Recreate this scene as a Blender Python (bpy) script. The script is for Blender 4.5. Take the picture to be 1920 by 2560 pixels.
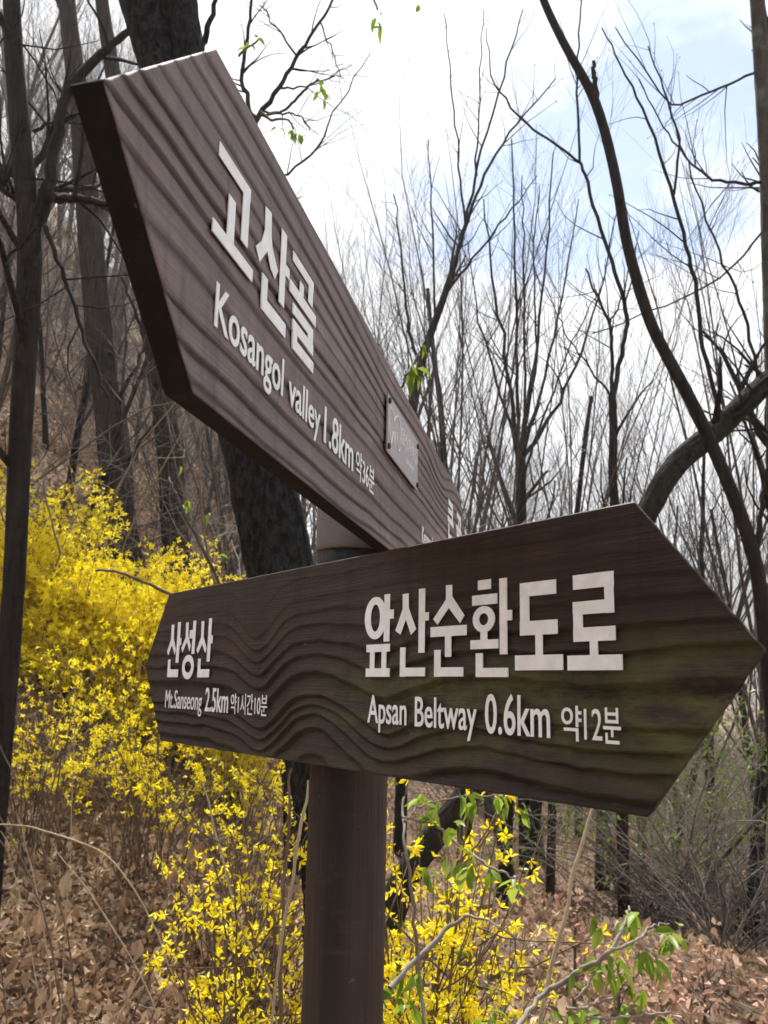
import bpy, math, random
import numpy as np
from mathutils import Vector, Matrix

# ------------------------------------------------------------------ camera, sky, sun, exposure
scene = bpy.context.scene
for o in list(bpy.data.objects):
    bpy.data.objects.remove(o)
PITCH, ROLL, FPX = 0.19907, 0.02022, 2195.0      # solved from the boards and the post
CAM = np.array([0.0, 0.0, 1.62])
FW = np.array([0, math.cos(PITCH), math.sin(PITCH)])
UP0 = np.array([0, -math.sin(PITCH), math.cos(PITCH)])
RT = math.cos(ROLL) * np.array([1.0, 0, 0]) + math.sin(ROLL) * UP0
UP = -math.sin(ROLL) * np.array([1.0, 0, 0]) + math.cos(ROLL) * UP0
cd = bpy.data.cameras.new('camera')
cam = bpy.data.objects.new('camera', cd)
scene.collection.objects.link(cam)
cam.matrix_world = Matrix(((RT[0], UP[0], -FW[0], CAM[0]), (RT[1], UP[1], -FW[1], CAM[1]),
                           (RT[2], UP[2], -FW[2], CAM[2]), (0, 0, 0, 1)))
cd.sensor_fit = 'HORIZONTAL'
cd.sensor_width = 36.0
cd.lens = FPX / 1920 * 36
cd.clip_start = 0.02
cd.clip_end = 5000
cd.dof.use_dof = True
cd.dof.focus_distance = 0.95
cd.dof.aperture_fstop = 24
scene.camera = cam

SUN_AZ, SUN_EL = math.radians(-12), math.radians(63)   # azimuth measured from the view axis towards the right
world = bpy.data.worlds.new('World')
scene.world = world
world.use_nodes = True
wn, wl = world.node_tree.nodes, world.node_tree.links
wn.clear()
w_out = wn.new('ShaderNodeOutputWorld')
w_bg = wn.new('ShaderNodeBackground')
w_bg.inputs['Strength'].default_value = 0.09
w_sky = wn.new('ShaderNodeTexSky')
w_sky.sky_type = 'NISHITA'
w_sky.sun_disc = False
w_sky.sun_elevation = SUN_EL
w_sky.sun_rotation = SUN_AZ
w_sky.air_density = 1.0
w_sky.dust_density = 0.4
w_sky.ozone_density = 2.0
w_tc = wn.new('ShaderNodeTexCoord')
w_map = wn.new('ShaderNodeMapping')
w_map.inputs['Scale'].default_value = (1.0, 1.0, 2.0)
w_map.inputs['Location'].default_value = (5.9, 2.7, 1.2)
w_map.inputs['Rotation'].default_value = (0, 0, 0.3)
w_no = wn.new('ShaderNodeTexNoise')
w_no.inputs['Scale'].default_value = 2.3
w_no.inputs['Detail'].default_value = 7
w_no.inputs['Roughness'].default_value = 0.55
w_cr = wn.new('ShaderNodeValToRGB')
w_cr.color_ramp.elements[0].position = 0.36
w_cr.color_ramp.elements[1].position = 0.47
w_mix = wn.new('ShaderNodeMix')
w_mix.data_type = 'RGBA'
w_mix.inputs['B'].default_value = (6.0, 6.1, 6.25, 1)     # bright thin cloud
wl.new(w_tc.outputs['Generated'], w_map.inputs['Vector'])
wl.new(w_map.outputs['Vector'], w_no.inputs['Vector'])
wl.new(w_no.outputs['Fac'], w_cr.inputs['Fac'])
wl.new(w_cr.outputs['Color'], w_mix.inputs['Factor'])
wl.new(w_sky.outputs['Color'], w_mix.inputs['A'])
wl.new(w_mix.outputs['Result'], w_bg.inputs['Color'])
wl.new(w_bg.outputs['Background'], w_out.inputs['Surface'])

sd = bpy.data.lights.new('sun', 'SUN')
sd.energy = 5.0
sd.angle = math.radians(1.0)
sd.color = (1.0, 0.95, 0.87)
sun = bpy.data.objects.new('sun', sd)
scene.collection.objects.link(sun)
sdir = Vector((math.sin(SUN_AZ) * math.cos(SUN_EL), math.cos(SUN_AZ) * math.cos(SUN_EL), math.sin(SUN_EL)))
sun.rotation_euler = sdir.to_track_quat('Z', 'Y').to_euler()
sun.location = sdir * 20
vs = scene.view_settings
vs.view_transform = 'Standard'
vs.look = 'None'
vs.exposure = 1.1
vs.gamma = 1.0
vs.use_curve_mapping = False
cy = scene.cycles
cy.max_bounces, cy.diffuse_bounces, cy.glossy_bounces, cy.transmission_bounces, cy.volume_bounces = 5, 3, 2, 3, 0
cy.adaptive_threshold = 0.025
cy.adaptive_min_samples = 12
cy.caustics_reflective = cy.caustics_refractive = False

# ------------------------------------------------------------------ helpers
COL = scene.collection
R = np.random.default_rng


def at(x, y, Y):
    """world point at forward distance Y on the sight line through the 1659-wide picture position x, y"""
    x, y = x * 1.15732, y * 1.15732
    d = FW + RT * (x - 960) / FPX + UP * (1280 - y) / FPX
    return CAM + d * (Y / d[1])


def mesh(name, V, F, mat=None, parent=None, smooth=True, attr=None):
    me = bpy.data.meshes.new(name)
    V = np.asarray(V, dtype=np.float32).reshape(-1, 3)
    if isinstance(F, np.ndarray):
        n, k = F.shape
        me.vertices.add(len(V)); me.loops.add(n * k); me.polygons.add(n)
        me.vertices.foreach_set('co', V.ravel())
        me.loops.foreach_set('vertex_index', F.astype(np.int32).ravel())
        me.polygons.foreach_set('loop_start', np.arange(0, n * k, k, dtype=np.int32))
        me.update(calc_edges=True)
        me.validate()
    else:
        me.from_pydata(V.tolist(), [], F)
        me.update()
    me.polygons.foreach_set('use_smooth', np.full(len(me.polygons), bool(smooth)))
    for k, a in (attr or {}).items():
        at_ = me.attributes.new(k, 'FLOAT', 'POINT')
        at_.data.foreach_set('value', np.asarray(a, dtype=np.float32))
    if mat is not None:
        me.materials.append(mat)
    return obj(name, me, parent)


def obj(name, me, parent=None):
    o = bpy.data.objects.new(name, me)
    COL.objects.link(o)
    if parent is not None:
        o.parent = parent
    return o


def thing(name, label, cat, loc=(0, 0, 0), group=None):
    o = bpy.data.objects.new(name, None)
    o.empty_display_size = 0.05
    COL.objects.link(o)
    o.location = loc
    return tag(o, label, cat, group)


def tag(o, label, cat, group=None, kind=None):
    o['label'] = label
    o['category'] = cat
    if group:
        o['group'] = group
    if kind:
        o['kind'] = kind
    return o


class Tubes:
    """collects tapered tubes into one mesh"""
    def __init__(self):
        self.V, self.F, self.n = [], [], 0

    def add(self, pts, rad, n=4, cap=True):
        P = np.asarray(pts, float)
        r = np.asarray(rad, float)
        m = len(P)
        T = np.gradient(P, axis=0)
        T /= np.linalg.norm(T, axis=1)[:, None] + 1e-9
        ref = np.array([0.31, 0.17, 0.94]) if abs(T[0, 2]) < 0.8 else np.array([0.9, 0.4, 0.1])
        A = np.cross(T, ref); A /= np.linalg.norm(A, axis=1)[:, None] + 1e-9
        B = np.cross(T, A)
        a = np.arange(n) * 2 * math.pi / n
        ring = P[:, None, :] + r[:, None, None] * (np.cos(a)[None, :, None] * A[:, None, :] + np.sin(a)[None, :, None] * B[:, None, :])
        self.V.append(ring.reshape(-1, 3))
        i = np.arange(m - 1)[:, None] * n
        j = np.arange(n)[None, :]
        k = (j + 1) % n
        f = np.stack([i + j, i + k, i + n + k, i + n + j], -1).reshape(-1, 4) + self.n
        self.F.append(f)
        self.n += m * n

    def build(self, name, mat, parent=None, attr=None):
        if not self.V:
            return None
        return mesh(name, np.concatenate(self.V), np.concatenate(self.F), mat, parent, True)

    def arrays(self):
        return np.concatenate(self.V), np.concatenate(self.F)


def unit(v):
    return v / (np.linalg.norm(v) + 1e-9)


def wiggle(rng, p, d, L, n, jit, bend=(0, 0, 0)):
    """a wandering polyline of n segments"""
    pts = [np.array(p, float)]
    d = unit(np.array(d, float))
    b = np.array(bend, float)
    for i in range(n):
        d = unit(d + rng.normal(0, jit, 3) + b / n)
        pts.append(pts[-1] + d * L / n)
    return np.array(pts)


def along(pts, t):
    x = t * (len(pts) - 1)
    i = min(int(x), len(pts) - 2)
    return pts[i] + (pts[i + 1] - pts[i]) * (x - i), unit(pts[i + 1] - pts[i])


def sprout(T, rng, pts, r0, r1, level, n, length, up=0.5, spread=0.9, t0=0.25, jit=0.12, buds=None, minr=0.0016):
    """side branches along a polyline, and twigs on those"""
    for _ in range(n):
        t = t0 + (1 - t0) * rng.random()
        p, d = along(pts, t)
        side = unit(np.cross(d, rng.normal(0, 1, 3)))
        nd = unit(d * (1 - spread * 0.45) + side * spread + np.array([0, 0, up]))
        L = length * (0.55 + 0.75 * rng.random()) * (1.15 - 0.6 * t)
        ra = max(minr, (r0 + (r1 - r0) * t) * (0.45 + 0.2 * rng.random()))
        rb = max(minr * 0.7, ra * 0.3)
        k = 5 if level > 1 else 4
        q = wiggle(rng, p, nd, L, k, jit, (0, 0, up * 0.5))
        T.add(q, np.linspace(ra, rb, k + 1), 5 if ra > 0.012 else 3)
        if buds is not None and level <= 1:
            buds.append(q[-1])
        if level > 1:
            sprout(T, rng, q, ra, rb, level - 1, max(3, int(n * 0.75)), length * 0.5, up * 0.8, spread, 0.2, jit * 1.15, buds, minr)


def scatter(templ_v, templ_f, pos, rot, scale, extra=None):
    """many transformed copies of a small template as arrays; rot is N x 3 x 3"""
    N, m = len(pos), len(templ_v)
    V = np.einsum('nij,mj->nmi', rot, templ_v) * scale[:, None, None] + pos[:, None, :]
    F = (templ_f[None] + (np.arange(N) * m)[:, None, None]).reshape(-1, templ_f.shape[1])
    return V.reshape(-1, 3), F


def rand_rot(rng, N):
    q = rng.normal(0, 1, (N, 4)); q /= np.linalg.norm(q, axis=1)[:, None]
    w, x, y, z = q.T
    return np.stack([np.stack([1 - 2 * (y * y + z * z), 2 * (x * y - z * w), 2 * (x * z + y * w)], -1),
                     np.stack([2 * (x * y + z * w), 1 - 2 * (x * x + z * z), 2 * (y * z - x * w)], -1),
                     np.stack([2 * (x * z - y * w), 2 * (y * z + x * w), 1 - 2 * (x * x + y * y)], -1)], 1)


def euler_rot(rx, ry, rz):
    cx, sx, cy, sy, cz, sz = np.cos(rx), np.sin(rx), np.cos(ry), np.sin(ry), np.cos(rz), np.sin(rz)
    o, z = np.ones_like(cx), np.zeros_like(cx)
    X = np.stack([np.stack([o, z, z], -1), np.stack([z, cx, -sx], -1), np.stack([z, sx, cx], -1)], 1)
    Y = np.stack([np.stack([cy, z, sy], -1), np.stack([z, o, z], -1), np.stack([-sy, z, cy], -1)], 1)
    Z = np.stack([np.stack([cz, -sz, z], -1), np.stack([sz, cz, z], -1), np.stack([z, z, o], -1)], 1)
    return Z @ Y @ X


# smooth value noise on the plane, for terrain and grain
_perm = R(5).random((64, 64))


def vnoise(x, y):
    x, y = np.asarray(x, float), np.asarray(y, float)
    xi, yi = np.floor(x).astype(int), np.floor(y).astype(int)
    fx, fy = x - xi, y - yi
    fx, fy = fx * fx * (3 - 2 * fx), fy * fy * (3 - 2 * fy)
    g = lambda a, b: _perm[a % 64, b % 64]
    return (g(xi, yi) * (1 - fx) + g(xi + 1, yi) * fx) * (1 - fy) + (g(xi, yi + 1) * (1 - fx) + g(xi + 1, yi + 1) * fx) * fy


# ------------------------------------------------------------------ materials
def new_mat(name):
    m = bpy.data.materials.new(name)
    m.use_nodes = True
    nt = m.node_tree
    bs = nt.nodes['Principled BSDF']
    return m, nt.nodes, nt.links, bs


def ramp(N, stops):
    c = N.new('ShaderNodeValToRGB')
    e = c.color_ramp.elements
    while len(e) < len(stops):
        e.new(0.5)
    for el, (p, col) in zip(e, stops):
        el.position = p
        el.color = (*col, 1)
    return c


def noise(N, L, scale, detail=4, rough=0.6, vec=None, mscale=None, coord='Object'):
    n = N.new('ShaderNodeTexNoise')
    n.inputs['Scale'].default_value = scale
    n.inputs['Detail'].default_value = detail
    n.inputs['Roughness'].default_value = rough
    tc = N.new('ShaderNodeTexCoord')
    src = tc.outputs[coord]
    if mscale:
        mp = N.new('ShaderNodeMapping')
        mp.inputs['Scale'].default_value = mscale
        L.new(src, mp.inputs['Vector'])
        src = mp.outputs['Vector']
    L.new(src, n.inputs['Vector'])
    return n


def bark_mat(name, c0, c1, scale=18, stretch=0.22, bump=0.6, dist=0.01, lichen=None, rough=0.9, span=(0.3, 0.7)):
    m, N, L, bs = new_mat(name)
    n = noise(N, L, scale, 6, 0.65, mscale=(1, 1, stretch))
    c = ramp(N, [(span[0], c0), (span[1], c1)])
    L.new(n.outputs['Fac'], c.inputs['Fac'])
    col = c.outputs['Color']
    if lichen:
        n2 = noise(N, L, 5, 5, 0.6)
        r2 = ramp(N, [(0.52, (0, 0, 0)), (0.68, (1, 1, 1))])
        L.new(n2.outputs['Fac'], r2.inputs['Fac'])
        mx = N.new('ShaderNodeMix'); mx.data_type = 'RGBA'
        mx.inputs['B'].default_value = (*lichen, 1)
        L.new(r2.outputs['Color'], mx.inputs['Factor']); L.new(col, mx.inputs['A'])
        col = mx.outputs['Result']
    L.new(col, bs.inputs['Base Color'])
    bs.inputs['Roughness'].default_value = rough
    bs.inputs['Specular IOR Level'].default_value = 0.25
    b = N.new('ShaderNodeBump')
    b.inputs['Strength'].default_value = bump
    b.inputs['Distance'].default_value = dist
    L.new(n.outputs['Fac'], b.inputs['Height'])
    L.new(b.outputs['Normal'], bs.inputs['Normal'])
    return m


def leaf_mat(name, stops, trans=0.4, rough=0.55):
    """colour picked per leaf by the point attribute rnd; part of the light passes through"""
    m, N, L, bs = new_mat(name)
    a = N.new('ShaderNodeAttribute'); a.attribute_name = 'rnd'
    c = ramp(N, stops)
    L.new(a.outputs['Fac'], c.inputs['Fac'])
    L.new(c.outputs['Color'], bs.inputs['Base Color'])
    bs.inputs['Roughness'].default_value = rough
    bs.inputs['Specular IOR Level'].default_value = 0.3
    t = N.new('ShaderNodeBsdfTranslucent')
    L.new(c.outputs['Color'], t.inputs['Color'])
    mx = N.new('ShaderNodeMixShader')
    mx.inputs['Fac'].default_value = trans
    L.new(bs.outputs['BSDF'], mx.inputs[1]); L.new(t.outputs['BSDF'], mx.inputs[2])
    L.new(mx.outputs['Shader'], N['Material Output'].inputs['Surface'])
    return m


def wood_mat(name, pale, dark, groove, moss=None, gloss=0.62, axis=0, fibre=0.55):
    """stained softwood: colour follows the latewood bands and painted-in groove shade (attribute grain), with streaks, dirt and moss"""
    m, N, L, bs = new_mat(name)
    a = N.new('ShaderNodeAttribute'); a.attribute_name = 'grain'
    st = lambda a, b: (a, 1, b) if axis == 0 else (b, b, a)
    fine = noise(N, L, 60, 6, 0.7, mscale=st(0.05, 1.6))
    blot = noise(N, L, 9, 5, 0.6, mscale=st(0.5, 1))
    hair = noise(N, L, 330, 4, 0.75, mscale=st(0.018, 1.0))
    c = ramp(N, [(0.30, dark), (0.70, pale)])
    ad = N.new('ShaderNodeMath'); ad.operation = 'MULTIPLY_ADD'
    ad.inputs[1].default_value = 0.55
    L.new(fine.outputs['Fac'], ad.inputs[0])
    mu = N.new('ShaderNodeMath'); mu.operation = 'MULTIPLY'; mu.inputs[1].default_value = 0.45
    L.new(blot.outputs['Fac'], mu.inputs[0]); L.new(mu.outputs[0], ad.inputs[2])
    hm = N.new('ShaderNodeMath'); hm.operation = 'MULTIPLY_ADD'          # fibre lines
    hm.inputs[1].default_value = fibre
    hs = N.new('ShaderNodeMath'); hs.operation = 'SUBTRACT'; hs.inputs[1].default_value = 0.5
    L.new(hair.outputs['Fac'], hs.inputs[0]); L.new(hs.outputs[0], hm.inputs[0]); L.new(ad.outputs[0], hm.inputs[2])
    L.new(hm.outputs[0], c.inputs['Fac'])
    mx = N.new('ShaderNodeMix'); mx.data_type = 'RGBA'
    mx.inputs['B'].default_value = (*groove, 1)
    L.new(a.outputs['Fac'], mx.inputs['Factor']); L.new(c.outputs['Color'], mx.inputs['A'])
    col = mx.outputs['Result']
    if moss:
        am = N.new('ShaderNodeAttribute'); am.attribute_name = 'moss'
        mn = noise(N, L, 26, 8, 0.8, mscale=(0.3, 1, 1))
        mr = ramp(N, [(0.42, (0, 0, 0)), (0.62, (1, 1, 1))])
        L.new(mn.outputs['Fac'], mr.inputs['Fac'])
        mm = N.new('ShaderNodeMath'); mm.operation = 'MULTIPLY'
        L.new(am.outputs['Fac'], mm.inputs[0]); L.new(mr.outputs['Color'], mm.inputs[1])
        m2 = N.new('ShaderNodeMix'); m2.data_type = 'RGBA'
        m2.inputs['B'].default_value = (*moss, 1)
        L.new(mm.outputs[0], m2.inputs['Factor']); L.new(col, m2.inputs['A'])
        col = m2.outputs['Result']
    # rain marks running down the face and worn pale patches
    sk = noise(N, L, 7, 6, 0.7, mscale=(5.0, 1 if axis == 0 else 5.0, 0.35))
    sr = ramp(N, [(0.50, (0, 0, 0)), (0.72, (0.65, 0.65, 0.65))])
    L.new(sk.outputs['Fac'], sr.inputs['Fac'])
    m4 = N.new('ShaderNodeMix'); m4.data_type = 'RGBA'
    m4.inputs['B'].default_value = (*[c * 0.35 for c in dark], 1)
    L.new(sr.outputs['Color'], m4.inputs['Factor']); L.new(col, m4.inputs['A'])
    wk = noise(N, L, 13, 8, 0.75, mscale=(0.35, 1, 1.2))
    wr = ramp(N, [(0.55, (0, 0, 0)), (0.74, (0.5, 0.5, 0.5))])
    L.new(wk.outputs['Fac'], wr.inputs['Fac'])
    m5 = N.new('ShaderNodeMix'); m5.data_type = 'RGBA'
    m5.inputs['B'].default_value = (*[min(1, c * 1.7 + 0.01) for c in pale], 1)
    L.new(wr.outputs['Color'], m5.inputs['Factor']); L.new(m4.outputs['Result'], m5.inputs['A'])
    col = m5.outputs['Result']
    # pale flecks and scratches
    fk = noise(N, L, 170, 3, 0.5, mscale=(0.35, 1, 1))
    fr = ramp(N, [(0.70, (0, 0, 0)), (0.76, (1, 1, 1))])
    L.new(fk.outputs['Fac'], fr.inputs['Fac'])
    fm = N.new('ShaderNodeMath'); fm.operation = 'MULTIPLY'; fm.inputs[1].default_value = 0.35
    L.new(fr.outputs['Color'], fm.inputs[0])
    m3 = N.new('ShaderNodeMix'); m3.data_type = 'RGBA'
    m3.inputs['B'].default_value = (0.2, 0.17, 0.15, 1)
    L.new(fm.outputs[0], m3.inputs['Factor']); L.new(col, m3.inputs['A'])
    L.new(m3.outputs['Result'], bs.inputs['Base Color'])
    bs.inputs['Roughness'].default_value = gloss
    bs.inputs['Specular IOR Level'].default_value = 0.4
    b = N.new('ShaderNodeBump')
    b.inputs['Strength'].default_value = 0.75
    b.inputs['Distance'].default_value = 0.0020
    L.new(hm.outputs[0], b.inputs['Height'])
    L.new(b.outputs['Normal'], bs.inputs['Normal'])
    return m


def plain_mat(name, col, rough=0.6, metal=0.0, var=0.0, scale=30, bump=0.0):
    m, N, L, bs = new_mat(name)
    bs.inputs['Roughness'].default_value = rough
    bs.inputs['Metallic'].default_value = metal
    n = noise(N, L, scale, 5, 0.6)
    lo = tuple(max(0, c * (1 - var)) for c in col); hi = tuple(min(1, c * (1 + var)) for c in col)
    c = ramp(N, [(0.3, lo), (0.7, hi)])
    L.new(n.outputs['Fac'], c.inputs['Fac'])
    L.new(c.outputs['Color'], bs.inputs['Base Color'])
    if bump:
        b = N.new('ShaderNodeBump'); b.inputs['Strength'].default_value = bump; b.inputs['Distance'].default_value = 0.004
        L.new(n.outputs['Fac'], b.inputs['Height']); L.new(b.outputs['Normal'], bs.inputs['Normal'])
    return m


M = {}
M['board_low'] = wood_mat('dark_board_wood', (0.047, 0.0245, 0.0195), (0.0085, 0.0050, 0.0045), (0.0020, 0.0014, 0.0014), moss=(0.082, 0.088, 0.022), fibre=0.9)
M['board_up'] = wood_mat('skylit_board_wood', (0.215, 0.157, 0.149), (0.088, 0.063, 0.059), (0.010, 0.0065, 0.0062))  # same stain as the lower board; its brighter skylight put into a paler tone
M['board_edge'] = wood_mat('shaded_board_edge', (0.010, 0.0075, 0.007), (0.0035, 0.0026, 0.0026), (0.003, 0.002, 0.002), gloss=0.9)  # near-black: shade on the board's sides and underside put into the colour
M['letter'] = plain_mat('white_letter', (0.84, 0.875, 0.90), 0.5, var=0.10, scale=60)
M['plate'] = plain_mat('grey_plate', (0.34, 0.325, 0.35), 0.42, 0.25, 0.06, 12)
M['plate_print'] = plain_mat('pale_print', (0.78, 0.79, 0.82), 0.5)
M['screw'] = plain_mat('black_screw', (0.012, 0.012, 0.014), 0.5)
M['post'] = wood_mat('post_wood', (0.060, 0.035, 0.029), (0.018, 0.0105, 0.009), (0.004, 0.003, 0.003), axis=2, fibre=0.9)
M['post_lit'] = plain_mat('lit_post_top', (0.15, 0.13, 0.122), 0.6, var=0.08, scale=8)  # post above the ring, paler: the light on it is put into the colour
M['bark_black'] = bark_mat('black_bark', (0.004, 0.004, 0.005), (0.050, 0.047, 0.046), 46, 0.5, 1.0, 0.06, span=(0.42, 0.72))
M['bark_dark'] = bark_mat('dark_bark', (0.006, 0.0045, 0.004), (0.032, 0.024, 0.019), 26, 0.16, 1.0, 0.035)
M['bark_brown'] = bark_mat('brown_bark', (0.008, 0.006, 0.005), (0.062, 0.044, 0.033), 30, 0.10, 1.0, 0.05)
M['bark_grey'] = bark_mat('grey_bark', (0.024, 0.020, 0.017), (0.080, 0.066, 0.055), 16, 0.25, 0.6, 0.01, lichen=(0.10, 0.115, 0.08))
M['bark_log'] = bark_mat('mossy_bark', (0.007, 0.006, 0.005), (0.040, 0.032, 0.024), 26, 0.25, 1.0, 0.05, lichen=(0.026, 0.027, 0.013))
M['twig'] = bark_mat('twig_bark', (0.050, 0.041, 0.038), (0.115, 0.095, 0.086), 40, 0.3, 0.2, 0.002)
M['twig_pale'] = bark_mat('pale_twig_bark', (0.15, 0.125, 0.105), (0.29, 0.25, 0.215), 30, 0.3, 0.2, 0.002)
M['cane'] = bark_mat('cane_bark', (0.075, 0.050, 0.034), (0.190, 0.140, 0.095), 40, 0.3, 0.2, 0.002)
M['straw'] = bark_mat('dry_straw', (0.28, 0.22, 0.14), (0.48, 0.39, 0.27), 40, 0.3, 0.2, 0.002)
M['yellow'] = leaf_mat('yellow_petal', [(0.0, (0.82, 0.66, 0.005)), (0.5, (0.92, 0.77, 0.010)), (1.0, (0.95, 0.84, 0.05))], 0.5)
M['green'] = leaf_mat('young_leaf', [(0.0, (0.10, 0.18, 0.015)), (0.6, (0.21, 0.31, 0.025)), (1.0, (0.34, 0.42, 0.07))], 0.45, 0.4)
M['litter'] = leaf_mat('dead_leaf', [(0.0, (0.075, 0.036, 0.020)), (0.3, (0.26, 0.155, 0.085)), (0.7, (0.48, 0.33, 0.205)), (1.0, (0.62, 0.48, 0.34))], 0.2, 0.65)
M['withered'] = leaf_mat('withered_leaf', [(0.0, (0.34, 0.19, 0.12)), (1.0, (0.62, 0.42, 0.32))], 0.3, 0.7)

# ------------------------------------------------------------------ terrain
AZ_T = np.array([-3.2, -2.2, -1.3, -0.60, -0.42, -0.25, -0.17, -0.05, 0.02, 0.2, 0.6, 1.5, 3.2])
EL_T = np.array([0.00, 0.10, 0.45, 0.62, 0.58, 0.42, 0.31, 0.06, -0.02, -0.075, -0.085, -0.06, 0.0])


def ground_z(x, y):
    x, y = np.asarray(x, float), np.asarray(y, float)
    r = np.hypot(x, y)
    t = np.interp(np.arctan2(x, y), AZ_T, EL_T)
    far = 1.62 + 34 * t
    s = np.clip((r - 3.4) / 30, 0, None)
    s = np.where(s < 0.12, s * s / 0.24, s - 0.06)
    z = far * np.clip(s, 0, 1) + np.clip(s - 1, 0, None) * 30 * 0.12 * np.clip(t, 0, 1)
    bumps = (vnoise(x * 0.7 + 9, y * 0.7) - 0.5) * 0.35 + (vnoise(x * 2.3, y * 2.3 + 4) - 0.5) * 0.12
    return z + bumps * np.clip((r - 1.5) / 4, 0, 1)


rr = np.concatenate([[0.0], np.geomspace(0.5, 1500, 150)])
th = np.concatenate([np.linspace(-math.pi, -0.9, 50)[:-1], np.linspace(-0.9, 0.9, 170)[:-1], np.linspace(0.9, math.pi, 50)])
TH, RR = np.meshgrid(th, rr)
GX, GY = RR * np.sin(TH), RR * np.cos(TH)
GV = np.stack([GX, GY, ground_z(GX, GY)], -1).reshape(-1, 3)
nt = len(th)
ii = (np.arange(len(rr) - 1)[:, None] * nt + np.arange(nt - 1)[None, :]).ravel()
GF = np.stack([ii, ii + 1, ii + nt + 1, ii + nt], -1)[:, ::-1].copy()
m, N, L, bs = new_mat('forest_floor')
n1 = noise(N, L, 1.3, 8, 0.65)
n2 = noise(N, L, 24, 8, 0.75)
c1 = ramp(N, [(0.30, (0.080, 0.046, 0.028)), (0.52, (0.240, 0.152, 0.095)), (0.75, (0.38, 0.26, 0.175))])
L.new(n2.outputs['Fac'], c1.inputs['Fac'])
mx = N.new('ShaderNodeMix'); mx.data_type = 'RGBA'
mx.inputs['B'].default_value = (0.085, 0.062, 0.040, 1)
r1 = ramp(N, [(0.42, (0, 0, 0)), (0.72, (0.75, 0.75, 0.75))])
L.new(n1.outputs['Fac'], r1.inputs['Fac']); L.new(r1.outputs['Color'], mx.inputs['Factor'])
L.new(c1.outputs['Color'], mx.inputs['A']); L.new(mx.outputs['Result'], bs.inputs['Base Color'])
bs.inputs['Roughness'].default_value = 0.95
bp = N.new('ShaderNodeBump'); bp.inputs['Strength'].default_value = 0.8; bp.inputs['Distance'].default_value = 0.04
L.new(n2.outputs['Fac'], bp.inputs['Height']); L.new(bp.outputs['Normal'], bs.inputs['Normal'])
M['floor'] = m
g = mesh('ground', GV, GF, m)
g['kind'] = 'structure'

# far wooded ridge beyond the valley
az = np.linspace(-1.0, 1.7, 260)
prof = 0.105 + 0.05 * np.sin(az * 3.1 + 0.35) + 0.035 * (vnoise(az * 7 + 3, az * 0 + 2) - 0.5) + 0.018 * (vnoise(az * 26, az * 0 + 7) - 0.5) + 0.008 * (vnoise(az * 90, az * 0 + 9) - 0.5)
HV, HF, rows = [], [], 26
for k in range(rows):
    t = k / (rows - 1)
    dist = 260 + 640 * t
    zz = -6 + (1.62 + 900 * prof + 6) * t ** 1.25 * (0.92 + 0.08 * np.cos(az * 40 + 3 * t)) * np.where(t < 1, 0.95 + 0.1 * vnoise(az * 18, az * 0 + k * 0.7), 1.0)
    HV.append(np.stack([dist * np.sin(az), dist * np.cos(az), zz], -1))
HV = np.concatenate(HV)
na = len(az)
ii = (np.arange(rows - 1)[:, None] * na + np.arange(na - 1)[None, :]).ravel()
m, N, L, bs = new_mat('wooded_hill')
n1 = noise(N, L, 0.05, 8, 0.7)
c1 = ramp(N, [(0.3, (0.045, 0.045, 0.032)), (0.7, (0.120, 0.100, 0.075))])
L.new(n1.outputs['Fac'], c1.inputs['Fac']); L.new(c1.outputs['Color'], bs.inputs['Base Color'])
bs.inputs['Roughness'].default_value = 1.0
h = mesh('hills', HV, np.stack([ii, ii + 1, ii + na + 1, ii + na], -1)[:, ::-1].copy(), m)
h['kind'] = 'structure'

# ------------------------------------------------------------------ the signpost
A_O, A_YAW, A_L, A_H = np.array([-0.41158, 1.55449, 1.65062]), -0.95989, 1.1693, 0.24
B_O, B_YAW, B_L, B_H = np.array([-0.14365, 0.38690, 1.91523]), 1.36398, 1.6514, 0.2407
PX, PY, PR = -0.03955, 1.20374, 0.0514
sign = thing('trail_signpost', 'brown wooden trail signpost with two white-lettered arrow boards at different heights', 'signpost', (PX, PY, 0))
inv = Matrix.Translation((-PX, -PY, 0))


def board_frame(O, yaw):
    d = (math.cos(yaw), math.sin(yaw), 0)
    n = (math.sin(yaw), -math.cos(yaw), 0)     # out of the lettered face
    return Matrix(((d[0], -n[0], 0, O[0]), (d[1], -n[1], 0, O[1]), (0, 0, 1, O[2]), (0, 0, 0, 1)))
    # local x along the board, local -y out of the face, local z up


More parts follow.
